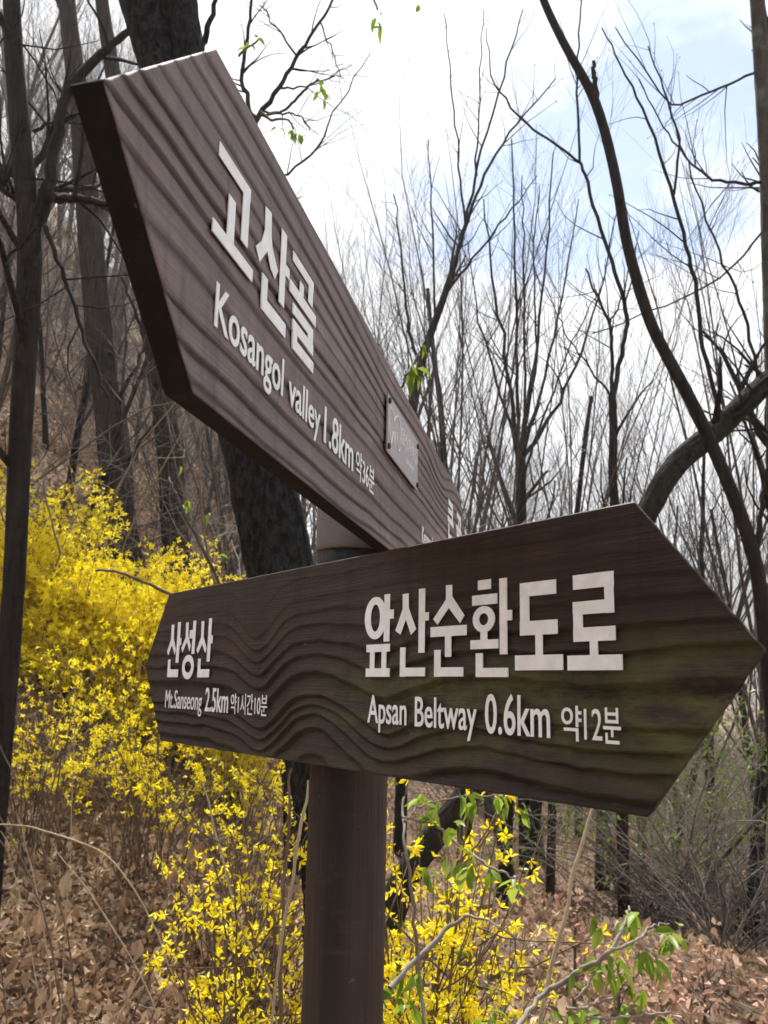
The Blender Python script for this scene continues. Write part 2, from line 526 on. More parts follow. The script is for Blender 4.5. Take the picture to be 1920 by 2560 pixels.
def make_board(O, yaw, Lb, Hb, tl, tr, thick, height_fn, mat, label, nu, nv, under=0.0, under_top=0.0):
    hh = Hb / 2
    v = np.linspace(-hh, hh, nv)
    s = np.linspace(0, 1, nu)
    S, Vv = np.meshgrid(s, v)
    uL = tl * np.abs(Vv) / hh
    uR = Lb - tr * np.abs(Vv) / hh
    U = uL + S * (uR - uL)
    Hh, G, MO = height_fn(U, Vv)
    # worn, rounded rim; the relief runs out towards the sawn edge
    e = np.minimum(np.minimum(U - uL, uR - U) * 0.8, hh - np.abs(Vv))
    Hh = Hh * np.clip(0.30 + e / 0.016, 0, 1)
    rim = 0.0006
    Hh = Hh - np.where(e < rim, rim - np.sqrt(np.maximum(0, rim ** 2 - (rim - e) ** 2)), 0)
    front = np.stack([U, -Hh, Vv], -1).reshape(-1, 3)
    nf = len(front)
    ii = (np.arange(nv - 1)[:, None] * nu + np.arange(nu - 1)[None, :]).ravel()
    F = np.stack([ii, ii + 1, ii + nu + 1, ii + nu], -1)
    # outline loop -> back
    loop = np.concatenate([np.arange(nu), np.arange(1, nv) * nu + nu - 1, (nv - 1) * nu + np.arange(nu - 2, -1, -1), np.arange(nv - 2, 0, -1) * nu])
    bk = front[loop].copy(); bk[:, 1] = thick
    bk[:, 0] = Lb / 2 + (bk[:, 0] - Lb / 2) * (1 - 2 * under / Lb)      # ends cut slightly askew
    bk[:, 0] += under_top * np.clip(bk[:, 2] / hh * 3, 0, 1) * (bk[:, 0] < Lb / 2)
    V = np.concatenate([front, bk])
    k = len(loop)
    a = np.arange(k); b = (a + 1) % k
    side = np.stack([loop[a], nf + a, nf + b, loop[b]], -1)
    bl, br = nf + 0, nf + nu - 1
    tr_i, tl_i = nf + nu - 1 + nv - 1, nf + nu - 1 + nv - 1 + nu - 1
    me_grain = np.concatenate([G.ravel(), np.full(k, 0.6)])
    me_moss = np.concatenate([MO.ravel(), np.zeros(k)])
    Fall = [tuple(f) for f in F.tolist()] + [tuple(f) for f in side.tolist()] + [tuple(range(nf + k - 1, nf - 1, -1))]
    o = mesh('arrow_board', V, Fall, None, sign, True, {'grain': me_grain, 'moss': me_moss})
    me = o.data
    me.materials.append(mat); me.materials.append(M['board_edge'])
    mi = np.zeros(len(me.polygons), dtype=np.int32); mi[len(F):] = 1
    me.polygons.foreach_set('material_index', mi)
    sm = np.ones(len(me.polygons), dtype=bool); sm[len(F):] = False
    me.polygons.foreach_set('use_smooth', sm)
    o.matrix_local = inv @ board_frame(O, yaw)
    o['label'] = label
    return o


def bands(ph, U, depth, seed, bold=0.0, wid=0.12):
    """embossed latewood: each band swells slowly downwards, then drops back at a narrow undercut step"""
    b = np.floor(ph); t = 1 - (ph - b)
    k = vnoise(b * 3.7 + seed, U * 2.2 + b)              # some bands are bolder than others
    k = bold + (1 - bold) * k
    amp = depth * (0.12 + 1.5 * k ** 1.5)
    hgt = np.where(t < 0.82, (t / 0.82) ** 1.4, 1 - ((t - 0.82) / 0.18) ** 0.8)
    groove = np.clip(np.exp(-((t - 1.0) / wid) ** 2) + np.exp(-(t / (wid * 0.6)) ** 2), 0, 1) * np.clip(0.05 + k * 1.7, 0, 1)  # latewood tone plus the shade of the step, put into the colour
    tone = 0.28 * (1 - np.clip(t / 0.5, 0, 1)) ** 1.5
    return amp * (hgt - 1.0), np.clip(groove + tone * k, 0, 1)


def low_grain(U, V):
    w = (0.022 * np.exp(-((U - 0.575) / 0.075) ** 2) - 0.018 * np.exp(-((U - 0.44) / 0.055) ** 2) - 0.015 * np.exp(-((U - 0.72) / 0.06) ** 2)
         + 0.010 * np.exp(-((U - 0.87) / 0.08) ** 2)) * np.clip(1.05 - (V + 0.05) / 0.11, 0.05, 1.15)
    # knot: bands pinch round it
    dx, dv = (U - 0.415) / 0.060, (V - 0.040) / 0.075
    kn = np.exp(-(dx ** 2 + dv ** 2))
    w = w + 0.045 * kn * np.sign(V - 0.115) * 0.8
    w = w + 0.012 * (vnoise(U * 5, V * 9 + 3) - 0.5) + 0.005 * (vnoise(U * 19, V * 30) - 0.5) + 0.0022 * (vnoise(U * 60, V * 90) - 0.5)
    q = (V - w + 0.2)
    ph = q / 0.0225 + 0.9 * vnoise(q * 21, q * 0 + 2)
    hgt, gr = bands(ph, U, 0.0040, 3, 0.50, 0.20)
    fade = np.clip(1.1 - (V + 0.03) / 0.11, 0.14, 1) * (1 - 0.75 * np.exp(-((U - 0.44) / 0.05) ** 2 - ((V - 0.06) / 0.05) ** 2))
    hgt, gr = hgt * fade, gr * fade
    moss = np.clip((U - 0.5) / 0.35, 0, 1) * np.clip(1 - np.abs(V + 0.045) / 0.075, 0, 1) * 1.3 + 0.5 * np.clip(1 - np.abs(U - 0.6) / 0.2, 0, 1) * np.clip((-V - 0.05) / 0.05, 0, 1)
    gr = np.clip(gr + 0.55 * np.exp(-((U - 0.425) / 0.03) ** 2 - ((V - 0.055) / 0.05) ** 2), 0, 1)      # dark heart of the knot
    # rain streaks running down from the top edge and a dark patch below the post
    st = vnoise(U * 26, V * 1.5 + 5) * np.clip((V + 0.02) / 0.12, 0, 1)
    gr = np.clip(gr + 0.45 * np.clip(st - 0.55, 0, 1) * 2, 0, 1)
    return hgt, gr, np.clip(moss, 0, 1)


def up_grain(U, V):
    w = 0.012 * np.sin(U * 5.2 + 0.4) * (0.4 + V / 0.24) + 0.016 * (vnoise(U * 3.1 + 7, V * 7) - 0.5) + 0.003 * (vnoise(U * 16, V * 26 + 1) - 0.5)
    w = w - 0.030 * np.exp(-((U - 1.22) / 0.14) ** 2 - ((V - 0.085) / 0.05) ** 2)
    w = w - 0.05 * V * np.clip(1 - U / 0.5, 0, 1)
    q = V - w + 0.2
    ph = q / 0.0195 + 1.3 * vnoise(q * 17, q * 0 + 8)
    hgt, gr = bands(ph, U, 0.0018, 11, 0.15, 0.11)
    fade = np.clip(1.35 - V / 0.12 * 0.6, 0.4, 1)
    return hgt * fade, gr * fade, np.zeros_like(U)


low = make_board(A_O, A_YAW, A_L, A_H, 0.0909, 0.1048, 0.030, low_grain, M['board_low'],
                 'lower dark brown board, arrow-cut at both ends, reading Apsan Beltway 0.6km', 520, 190, 0.020)
upb = make_board(B_O, B_YAW, B_L, B_H, 0.1275, 0.1455, 0.019, up_grain, M['board_up'],
                 'upper grey-brown board reading Kosangol valley 1.8km, seen at a steep angle', 620, 190, 0.0, 0.045)

# spacer block that carries the lower board in front of the post
tu = (PX - A_O[0]) * math.cos(A_YAW) + (PY - A_O[1]) * math.sin(A_YAW)
BV = [(u, y, v) for y in (0.0295, 0.095) for u, v in ((tu - 0.03, -0.09), (tu + 0.03, -0.09), (tu + 0.03, 0.09), (tu - 0.03, 0.09))]
mesh('spacer_block', BV, [(0, 1, 2, 3), (7, 6, 5, 4), (0, 4, 5, 1), (1, 5, 6, 2), (2, 6, 7, 3), (3, 7, 4, 0)], M['board_edge'], low, False)

LET = {'A1': {'ap': [['ring', 0.7056, 0.0464, 0.0209, 0.0234, 0.009, 0.015], [(0.7224, 0.0199), (0.7329, 0.0199), (0.7329, 0.0712), (0.7224, 0.0712)], [(0.7318, 0.044), (0.7403, 0.044), (0.7403, 0.0539), (0.7318, 0.0539)], [(0.6899, 0.0091), (0.7344, 0.0091), (0.7344, 0.0174), (0.6899, 0.0174)], [(0.6972, -0.0098), (0.7057, -0.0098), (0.7057, 0.0096), (0.6972, 0.0096)], [(0.7198, -0.01), (0.728, -0.01), (0.728, 0.0102), (0.7198, 0.0102)], [(0.69, -0.0176), (0.7347, -0.0176), (0.7347, -0.0085), (0.69, -0.0085)]],
 'san': [[(0.756, 0.069), (0.7665, 0.0693), (0.7668, 0.0539), (0.7802, 0.0311), (0.7715, 0.0254), (0.7622, 0.0421), (0.753, 0.0264), (0.7437, 0.0308), (0.7564, 0.0532)], [(0.7846, 0.0066), (0.7949, 0.0066), (0.7949, 0.0723), (0.7846, 0.0723)], [(0.7938, 0.0389), (0.8014, 0.0389), (0.8014, 0.0473), (0.7938, 0.0473)], [(0.7534, -0.0175), (0.7624, -0.0175), (0.7624, 0.0129), (0.7534, 0.0129)], [(0.7541, -0.0171), (0.796, -0.0171), (0.796, -0.0083), (0.7541, -0.0083)]],
 'sun': [[(0.8287, 0.0725), (0.8383, 0.0722), (0.8383, 0.0608), (0.8571, 0.0409), (0.8506, 0.0338), (0.8333, 0.0497), (0.8157, 0.0339), (0.8086, 0.0397), (0.8288, 0.0582)], [(0.8046, 0.0218), (0.8605, 0.0218), (0.8605, 0.0318), (0.8046, 0.0318)], [(0.828, 0.0017), (0.8375, 0.0017), (0.8375, 0.0246), (0.828, 0.0246)], [(0.8112, -0.0175), (0.821, -0.0175), (0.821, 0.0088), (0.8112, 0.0088)], [(0.8113, -0.0173), (0.8557, -0.0173), (0.8557, -0.0084), (0.8113, -0.0084)]],
 'hwan': [[(0.8769, 0.0637), (0.8953, 0.0637), (0.8953, 0.0729), (0.8769, 0.0729)], [(0.8687, 0.0493), (0.904, 0.0493), (0.904, 0.0589), (0.8687, 0.0589)], ['ring', 0.8852, 0.0357, 0.0155, 0.0124, 0.0065, 0.0057], [(0.8808, 0.015), (0.8901, 0.015), (0.8901, 0.0237), (0.8808, 0.0237)], [(0.8665, 0.0081), (0.9054, 0.0081), (0.9054, 0.0166), (0.8665, 0.0166)], [(0.9076, 0.0026), (0.9171, 0.0026), (0.9171, 0.0721), (0.9076, 0.0721)], [(0.9166, 0.0329), (0.9236, 0.0329), (0.9236, 0.0422), (0.9166, 0.0422)], [(0.8746, -0.0175), (0.8839, -0.0175), (0.8839, 0.0042), (0.8746, 0.0042)], [(0.8749, -0.0178), (0.918, -0.0178), (0.918, -0.0095), (0.8749, -0.0095)]],
 'do': [[(0.9342, 0.0529), (0.9784, 0.0529), (0.9784, 0.0653), (0.9342, 0.0653)], [(0.934, 0.0204), (0.9456, 0.0204), (0.9456, 0.0648), (0.934, 0.0648)], [(0.9337, 0.0185), (0.9793, 0.0185), (0.9793, 0.0309), (0.9337, 0.0309)], [(0.9529, -0.0), (0.9615, -0.0), (0.9615, 0.0197), (0.9529, 0.0197)], [(0.9273, -0.0119), (0.9849, -0.0119), (0.9849, 0.0012), (0.9273, 0.0012)]],
 'ro': [[(0.9978, 0.0544), (1.0414, 0.0544), (1.0414, 0.0666), (0.9978, 0.0666)], [(1.0315, 0.033), (1.0409, 0.033), (1.0409, 0.0655), (1.0315, 0.0655)], [(0.9972, 0.0333), (1.041, 0.0333), (1.041, 0.0441), (0.9972, 0.0441)], [(0.9976, 0.0127), (1.0077, 0.0127), (1.0077, 0.0434), (0.9976, 0.0434)], [(0.9974, 0.011), (1.0417, 0.011), (1.0417, 0.0225), (0.9974, 0.0225)], [(1.0151, -0.0012), (1.0232, -0.0012), (1.0232, 0.0122), (1.0151, 0.0122)], [(0.9904, -0.0123), (1.0478, -0.0123), (1.0478, -0.0001), (0.9904, -0.0001)]]}, 'A2': {'san': [[(0.1129, 0.0669), (0.1238, 0.0666), (0.1254, 0.0439), (0.1369, 0.026), (0.1339, 0.0174), (0.1195, 0.0338), (0.1061, 0.0168), (0.1002, 0.0232), (0.114, 0.0428)], [(0.14, 0.0045), (0.1513, 0.0045), (0.1513, 0.0694), (0.14, 0.0694)], [(0.147, 0.0319), (0.1578, 0.0319), (0.1578, 0.0435), (0.147, 0.0435)], [(0.1083, -0.018), (0.1184, -0.018), (0.1184, 0.0102), (0.1083, 0.0102)], [(0.109, -0.0184), (0.1525, -0.0184), (0.1525, -0.006), (0.109, -0.006)]],
 'seong': [[(0.1728, 0.0673), (0.1826, 0.0676), (0.1846, 0.0461), (0.1971, 0.0302), (0.1928, 0.0216), (0.181, 0.037), (0.1655, 0.0203), (0.1599, 0.0276), (0.1747, 0.0443)], [(0.2021, 0.0173), (0.2127, 0.0173), (0.2127, 0.0689), (0.2021, 0.0689)], [(0.1907, 0.0415), (0.2098, 0.0415), (0.2098, 0.0545), (0.1907, 0.0545)], ['ring', 0.1913, -0.0027, 0.0225, 0.0189, 0.0132, 0.0088]],
 'sann': [[(0.2335, 0.0665), (0.243, 0.0665), (0.2442, 0.0425), (0.2578, 0.0244), (0.2532, 0.0175), (0.2407, 0.0317), (0.2256, 0.0173), (0.2205, 0.0233), (0.2349, 0.0415)], [(0.2609, 0.0046), (0.2714, 0.0046), (0.2714, 0.0695), (0.2609, 0.0695)], [(0.2664, 0.0313), (0.2781, 0.0313), (0.2781, 0.0437), (0.2664, 0.0437)], [(0.2297, -0.0183), (0.2392, -0.0183), (0.2392, 0.0097), (0.2297, 0.0097)], [(0.2305, -0.0186), (0.2721, -0.0186), (0.2721, -0.0065), (0.2305, -0.0065)]]}, 'B1': {'go': [[(0.1412, 0.0502), (0.201, 0.0502), (0.201, 0.0606), (0.1412, 0.0606)], [(0.1869, 0.0137), (0.1999, 0.0137), (0.1999, 0.0584), (0.1869, 0.0584)], [(0.1616, 0.0018), (0.1738, 0.0018), (0.1738, 0.0342), (0.1616, 0.0342)], [(0.1376, -0.0067), (0.2121, -0.0067), (0.2121, 0.0029), (0.1376, 0.0029)]],
 'san': [[(0.2329, 0.0666), (0.2466, 0.0683), (0.2485, 0.0504), (0.2517, 0.0419), (0.2674, 0.0295), (0.2608, 0.0195), (0.2501, 0.0235), (0.2412, 0.0334), (0.2258, 0.0165), (0.2165, 0.0246), (0.2284, 0.0352), (0.2337, 0.0467)], [(0.2723, 0.0062), (0.2854, 0.0062), (0.2854, 0.0698), (0.2723, 0.0698)], [(0.2837, 0.0352), (0.2954, 0.0352), (0.2954, 0.0446), (0.2837, 0.0446)], [(0.2323, -0.013), (0.2445, -0.013), (0.2445, 0.0112), (0.2323, 0.0112)], [(0.2329, -0.0177), (0.2906, -0.0177), (0.2906, -0.0061), (0.2329, -0.0061)]],
 'gol': [[(0.3033, 0.0574), (0.3653, 0.0574), (0.3653, 0.0666), (0.3033, 0.0666)], [(0.3504, 0.0418), (0.3639, 0.0418), (0.3639, 0.0626), (0.3504, 0.0626)], [(0.3245, 0.0363), (0.3356, 0.0363), (0.3356, 0.0492), (0.3245, 0.0492)], [(0.297, 0.0273), (0.3748, 0.0273), (0.3748, 0.038), (0.297, 0.038)], [(0.3077, 0.012), (0.3672, 0.012), (0.3672, 0.0215), (0.3077, 0.0215)], [(0.3522, -0.003), (0.3673, -0.003), (0.3673, 0.0166), (0.3522, 0.0166)], [(0.3083, -0.0024), (0.3689, -0.0024), (0.3689, 0.0075), (0.3083, 0.0075)], [(0.3093, -0.0159), (0.3208, -0.0159), (0.3208, 0.0032), (0.3093, 0.0032)], [(0.3099, -0.0187), (0.3705, -0.0187), (0.3705, -0.0084), (0.3099, -0.0084)]]}}


def strokes(name, parent, polys, top, deep=0.0):
    V, F = [], []
    for i, s in enumerate(polys):
        y0, y1 = -(top + i * 0.00012), -deep
        if s[0] == 'ring':
            _, cx, cy, a, b, c, d = s
            n = 36
            base = len(V)
            for k in range(n):
                t = 2 * math.pi * k / n
                for (ra, rb, yy) in ((a, b, y0), (c, d, y0), (a, b, y1), (c, d, y1)):
                    V.append((cx + ra * math.cos(t), yy, cy + rb * math.sin(t)))
            for k in range(n):
                p, q = base + 4 * k, base + 4 * ((k + 1) % n)
                F += [(p + 1, p, q, q + 1), (p, p + 2, q + 2, q), (p + 3, p + 1, q + 1, q + 3)]
        else:
            ar = sum(s[k][0] * s[(k + 1) % len(s)][1] - s[(k + 1) % len(s)][0] * s[k][1] for k in range(len(s)))
            if ar < 0:
                s = s[::-1]
            base, n = len(V), len(s)
            V += [(u, y0, v) for u, v in s] + [(u, y1, v) for u, v in s]
            F.append(tuple(base + k for k in range(n)))
            for k in range(n):
                j = (k + 1) % n
                F.append((base + k, base + n + k, base + n + j, base + j))
    return mesh(name, V, F, M['letter'], parent, False)


for gname, par in (('A1', low), ('A2', low), ('B1', upb)):
    for key, polys in LET[gname].items():
        strokes('hangul_character', par, polys, 0.0005)


def text_mesh(body, fat):
    cu = bpy.data.curves.new('tmp', 'FONT')
    cu.body = body
    cu.offset = fat
    cu.extrude = 0.5
    cu.resolution_u = 4
    o = bpy.data.objects.new('tmp', cu)
    COL.objects.link(o)
    dg = bpy.context.evaluated_depsgraph_get()
    me = bpy.data.meshes.new_from_object(o.evaluated_get(dg))
    V = np.empty(len(me.vertices) * 3); me.vertices.foreach_get('co', V); V = V.reshape(-1, 3)
    F = [tuple(p.vertices) for p in me.polygons]
    bpy.data.objects.remove(o); bpy.data.curves.remove(cu); bpy.data.meshes.remove(me)
    return V, F


CAP = text_mesh('H', 0)[0][:, 1].max()


def lettering(name, parent, body, u0, u1, base, capv, top=0.0006, fat=0.008, full=False, mat='letter', deep=0.0):
    """one line of text fitted between u0 and u1; capv is the cap line (full: fit the whole box instead)"""
    V, F = text_mesh(body, fat)
    x0, x1 = V[:, 0].min(), V[:, 0].max()
    ya, yb = (V[:, 1].min(), V[:, 1].max()) if full else (0, CAP)
    u = u0 + (V[:, 0] - x0) / (x1 - x0) * (u1 - u0)
    v = base + (V[:, 1] - ya) / (yb - ya) * (capv - base)
    y = np.where(V[:, 2] > 0, -top, -deep)
    return mesh(name, np.stack([u, y, v], -1), F, M[mat], parent, False)


lettering('latin_lettering', low, 'Apsan', 0.6946, 0.7655, -0.0662, -0.0376)
lettering('latin_lettering', low, 'Beltway', 0.7800, 0.8749, -0.0665, -0.0378)
lettering('distance_lettering', low, '0.6km', 0.8867, 0.9684, -0.0677, -0.0338, fat=0.010)
lettering('time_lettering', low, '약', 0.9816, 1.0035, -0.0692, -0.0408, full=True)
lettering('time_lettering', low, '12', 1.0065, 1.0250, -0.0672, -0.0430, fat=0.0)
lettering('time_lettering', low, '분', 1.0262, 1.0438, -0.0691, -0.0413, full=True)
lettering('latin_lettering', low, 'Mt.Sanseong', 0.1069, 0.2515, -0.0670, -0.0390, fat=0.0)
lettering('distance_lettering', low, '2.5km', 0.2638, 0.3427, -0.0675, -0.0345, fat=0.010)
lettering('time_lettering', low, '약1시간10분', 0.3515, 0.4604, -0.0690, -0.0405, full=True, fat=0.0)
lettering('latin_lettering', upb, 'Kosangol', 0.1503, 0.2924, -0.0660, -0.0362, fat=0.012)
lettering('latin_lettering', upb, 'valley', 0.3069, 0.4020, -0.0668, -0.0385, fat=0.010)
lettering('distance_lettering', upb, '1.8km', 0.4162, 0.5319, -0.0686, -0.0344, fat=0.010)
lettering('time_lettering', upb, '약36분', 0.5453, 0.6383, -0.0725, -0.0395, full=True, fat=0.004)
lettering('hangul_lettering', upb, '큰', 1.2933, 1.3810, -0.0080, 0.0700, fat=0.03, full=True)
lettering('hangul_lettering', upb, '골', 1.4267, 1.5170, -0.0080, 0.0700, fat=0.03, full=True)
lettering('latin_lettering', upb, 'Keungol valley', 0.9917, 1.1900, -0.0680, -0.0420)

# name plate on the upper board
pu0, pu1, pv0, pv1 = 0.690, 0.9190, -0.003, 0.0730
PV = [(u, y, v) for y in (-0.0045, -0.0025) for u, v in ((pu0, pv0), (pu1, pv0), (pu1, pv1), (pu0, pv1))]
PF = [(0, 1, 2, 3), (7, 6, 5, 4), (0, 4, 5, 1), (1, 5, 6, 2), (2, 6, 7, 3), (3, 7, 4, 0)]
pl = mesh('name_plate', PV, PF, M['plate'], upb, False)
pl['label'] = 'small grey metal plate with a heart outline emblem and pale lettering'
for u in (pu0 + 0.006, pu1 - 0.006):
    for v in (pv0 + 0.008, pv1 - 0.008):
        T = Tubes()
        T.add([(u, 0.004, v), (u, -0.0065, v), (u, -0.0075, v), (u, -0.0076, v)], [0.0042, 0.0042, 0.003, 0.0001], 10)
        T.build('screw', M['screw'], upb)
heart = [(0.7286, 0.0470), (0.7200, 0.0580), (0.7060, 0.0600), (0.6965, 0.0500), (0.6965, 0.0360), (0.7020, 0.0230), (0.7120, 0.0120), (0.7190, 0.0210), (0.7250, 0.0320),
         (0.7300, 0.0330), (0.7335, 0.0240), (0.7345, 0.0140), (0.7375, 0.0250), (0.7430, 0.0370), (0.7490, 0.0370), (0.7540, 0.0280), (0.7580, 0.0190), (0.7650, 0.0160),
         (0.7720, 0.0220), (0.7770, 0.0340), (0.7760, 0.0480), (0.7680, 0.0590), (0.7540, 0.0625), (0.7400, 0.0570), (0.7286, 0.0470)]
T = Tubes()
T.add([(u, -0.0046, v) for u, v in heart], [0.0011] * len(heart), 6)
T.build('plate_emblem', M['plate_print'], upb)
lettering('plate_lettering', upb, '앞산자락길', 0.7850, 0.9130, 0.0350, 0.0580, top=0.0048, deep=0.0042, fat=-0.004, full=True, mat='plate_print')
lettering('plate_lettering', upb, 'Jarakgil', 0.8202, 0.8860, 0.0175, 0.0255, top=0.0048, deep=0.0042, fat=0.0, mat='plate_print')

# round post
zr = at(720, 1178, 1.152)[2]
nz, npz = 90, 48


def ring_surface(name, zs, rad_fn, mat, attr=True):
    a = np.arange(npz) * 2 * math.pi / npz
    Z, AA = np.meshgrid(zs, a, indexing='ij')
    rad = rad_fn(Z, AA)
    V = np.stack([rad * np.cos(AA), rad * np.sin(AA), Z], -1).reshape(-1, 3)
    k = len(zs)
    F = []
    for i in range(k - 1):
        for j in range(npz):
            F.append((i * npz + j, i * npz + (j + 1) % npz, (i + 1) * npz + (j + 1) % npz, (i + 1) * npz + j))
    F.append(tuple(range((k - 1) * npz, k * npz)))
    F.append(tuple(range(npz - 1, -1, -1)))
    A = (AA + math.pi / 2 + 0.25 + math.pi) % (2 * math.pi) - math.pi       # around the side seen from the trail
    stain = np.exp(-(A / 0.42) ** 2) * np.clip((Z - 0.95) / 0.5, 0, 1) * 1.1 + 0.25 * vnoise(AA * 9, Z * 1.2)
    grain = np.clip(stain, 0, 0.9)
    return mesh(name, V, F, mat, sign, True, {'grain': grain.ravel(), 'moss': np.zeros(len(V))})


ring_surface('post', np.linspace(-0.35, zr, nz), lambda Z, A: PR * (1 + 0.008 * (vnoise(A * 2, Z * 3) - 0.5)) - 0.0022 * np.exp(-((A - 4.35 + 0.015 * np.sin(Z * 5)) / 0.035) ** 2), M['post'])
ring_surface('post_top', np.concatenate([[zr - 0.004, zr - 0.002, zr], np.linspace(zr + 0.006, 1.98, 12)]),
             lambda Z, A: np.where(Z < zr - 0.003, PR - 0.004, np.where(Z < zr - 0.001, PR + 0.0012, PR + 0.0022)) + 0 * A, M['post_lit'], False)  # separate paler piece stands in for the lit top of the post

# ------------------------------------------------------------------ trees
def rough_trunk(pts, rad, n, rng, amp=0.06, sub=14):
    """a trunk tube with bark-scale unevenness, resampled finely"""
    P = np.asarray(pts, float); r = np.asarray(rad, float)
    if r.max() > 0.09:
        sub, n = 40, 48
    elif r.max() > 0.03:
        sub, n = 24, 28
    d = np.concatenate([[0], np.cumsum(np.linalg.norm(np.diff(P, axis=0), axis=1))])
    k = max(8, int(d[-1] * sub))
    t = np.linspace(0, d[-1], k)
    Q = np.stack([np.interp(t, d, P[:, i]) for i in range(3)], -1)
    for _ in range(min(12, int((sub * 0.13) ** 2) + 4)):                          # round the traced corners
        Q[1:-1] = 0.25 * Q[:-2] + 0.5 * Q[1:-1] + 0.25 * Q[2:]
    rr_ = np.interp(t, d, r)
    Tt = Tubes(); Tt.add(Q, rr_, n)
    V, F = Tt.arrays()
    V = V.reshape(k, n, 3)
    C = Q[:, None, :]
    a = np.arange(n) / n * 9
    o1 = rng.random() * 50
    nz_ = (vnoise(a[None, :] + o1, t[:, None] * 2.2) - 0.5) * 1.4 + (vnoise(a[None, :] * 2.6 + o1, t[:, None] * 9) - 0.5) + 0.6 * (vnoise(a[None, :] * 5 + o1, t[:, None] * 22 + 5) - 0.5) + (0.5 * (vnoise(a[None, :] * 6.1 + o1, t[:, None] * 45 + 5) - 0.5) if n > 40 else 0)
    nz_ = nz_ + 1.3 * (np.abs(vnoise(a[None, :] * 4.3 + o1 + 3, t[:, None] * 1.6) - 0.5) - 0.2)          # long bark ridges
    nz_[:, -1] = 0.5 * (nz_[:, 0] + nz_[:, -2])
    V = C + (V - C) * (1 + amp * nz_)[:, :, None]
    return Q, V.reshape(-1, 3), F


def to_ground(p, d, extra=0.25):
    """follow direction d down from p until under the ground"""
    q = p.copy()
    for _ in range(400):
        if q[2] < ground_z(q[0], q[1]) - extra:
            break
        q = q + d * 0.06
    return q


def traced(pl, Y, px_w=True):
    """picture polyline (x, y, width[, forward distance]) -> points and radii"""
    P, r = [], []
    for e in pl:
        yy = e[3] if len(e) > 3 else Y
        P.append(at(e[0], e[1], yy)); r.append(e[2] * 1.15732 / 2 * yy / FPX)
    return np.array(P), np.array(r)


def bud_mesh(buds, rng, mat, parent, size=0.006, name='buds'):
    if not buds:
        return
    b = np.array(buds)
    tv = np.array([(0, 0, -1), (0.6, 0, 0), (-0.3, 0.5, 0), (-0.3, -0.5, 0), (0, 0, 1.4)], float)
    tf = np.array([(0, 2, 1), (0, 3, 2), (0, 1, 3), (4, 1, 2), (4, 2, 3), (4, 3, 1)])
    V, F = scatter(tv, tf, b, rand_rot(rng, len(b)), size * (0.6 + 0.8 * rng.random(len(b))))
    o = mesh(name, V, F, mat, parent)
    o['kind'] = 'stuff'


def near_tree(name, label, trunk, limbs, Y, bark, twig, seed, n_side=6, side_len=0.9, levels=2, up=0.4, buds=True, amp=0.05, ground=True, sprout_trunk=True, t0=0.3, group=None, nlimb=5, slim=1.0):
    """a tree standing where its trunk is seen: trunk, limbs traced, twigs grown"""
    rng = R(seed)
    P, r = traced(trunk, Y)                       # from the top down
    r = r * slim
    if ground:
        d = unit(P[-1] - P[-2]); d = unit(np.array([d[0] * 0.5, d[1] * 0.5, min(d[2], -0.5)]))
        q = to_ground(P[-1], d)
        P = np.vstack([P, q]); r = np.append(r, r[-1] * 1.18)
    base = P[-1].copy()
    gz = float(ground_z(base[0], base[1]))
    root = thing(name, label, 'tree', (base[0], base[1], gz), group)
    off = np.array([base[0], base[1], gz])
    Q, V, F = rough_trunk((P - off)[::-1], r[::-1], 20 if r.max() > 0.05 else 10, rng, amp)
    mesh('trunk', V, F, bark, root)
    T = Tubes(); B = []
    if sprout_trunk:
        sprout(T, rng, Q, r[-1] * 0.5, max(r[0], 0.012), levels, n_side, side_len, up, 0.9, t0, 0.13, B)
    for lb in limbs:
        LP, lr = traced(lb, Y)
        lr = lr * slim
        LP = LP - off
        if lr.max() * 2 * FPX / Y / 1.15732 > 60:
            _, V, F = rough_trunk(LP, lr, 20, rng, amp)
            st_ = mesh('trunk', V, F, bark, root); st_['label'] = 'left stem of the double trunk'
            continue
        k = 4 * len(LP)
        tt = np.linspace(0, len(LP) - 1, k)
        LQ = np.stack([np.interp(tt, np.arange(len(LP)), LP[:, i]) for i in range(3)], -1)
        LQ[1:-1] = 0.25 * LQ[:-2] + 0.5 * LQ[1:-1] + 0.25 * LQ[2:]
        LQ[1:-1] += rng.normal(0, 0.006 * Y / 5, (k - 2, 3))
        rr_ = np.interp(tt, np.arange(len(lr)), lr)
        if nlimb == 0:                            # few limbs: each one a part of its own
            T1_ = Tubes(); T1_.add(LQ, rr_, 10); T1_.build('branch', twig, root)
            continue
        T.add(LQ, rr_, 8 if rr_.max() > 0.02 else 5)
        sprout(T, rng, LQ, rr_[0], rr_[-1], max(1, levels - 1), nlimb, side_len * 0.6, up * 0.7, 0.9, 0.2, 0.14, B)
    T.build('branches', twig, root)
    if buds:
        bud_mesh(B, rng, M['twig'], root, 0.0035 + 0.0007 * Y)
    return root


DK, BR, GR, LG, BK, TW, TP = (M[k] for k in ('bark_dark', 'bark_brown', 'bark_grey', 'bark_log', 'bark_black', 'twig', 'twig_pale'))
TD = M['bark_dark']

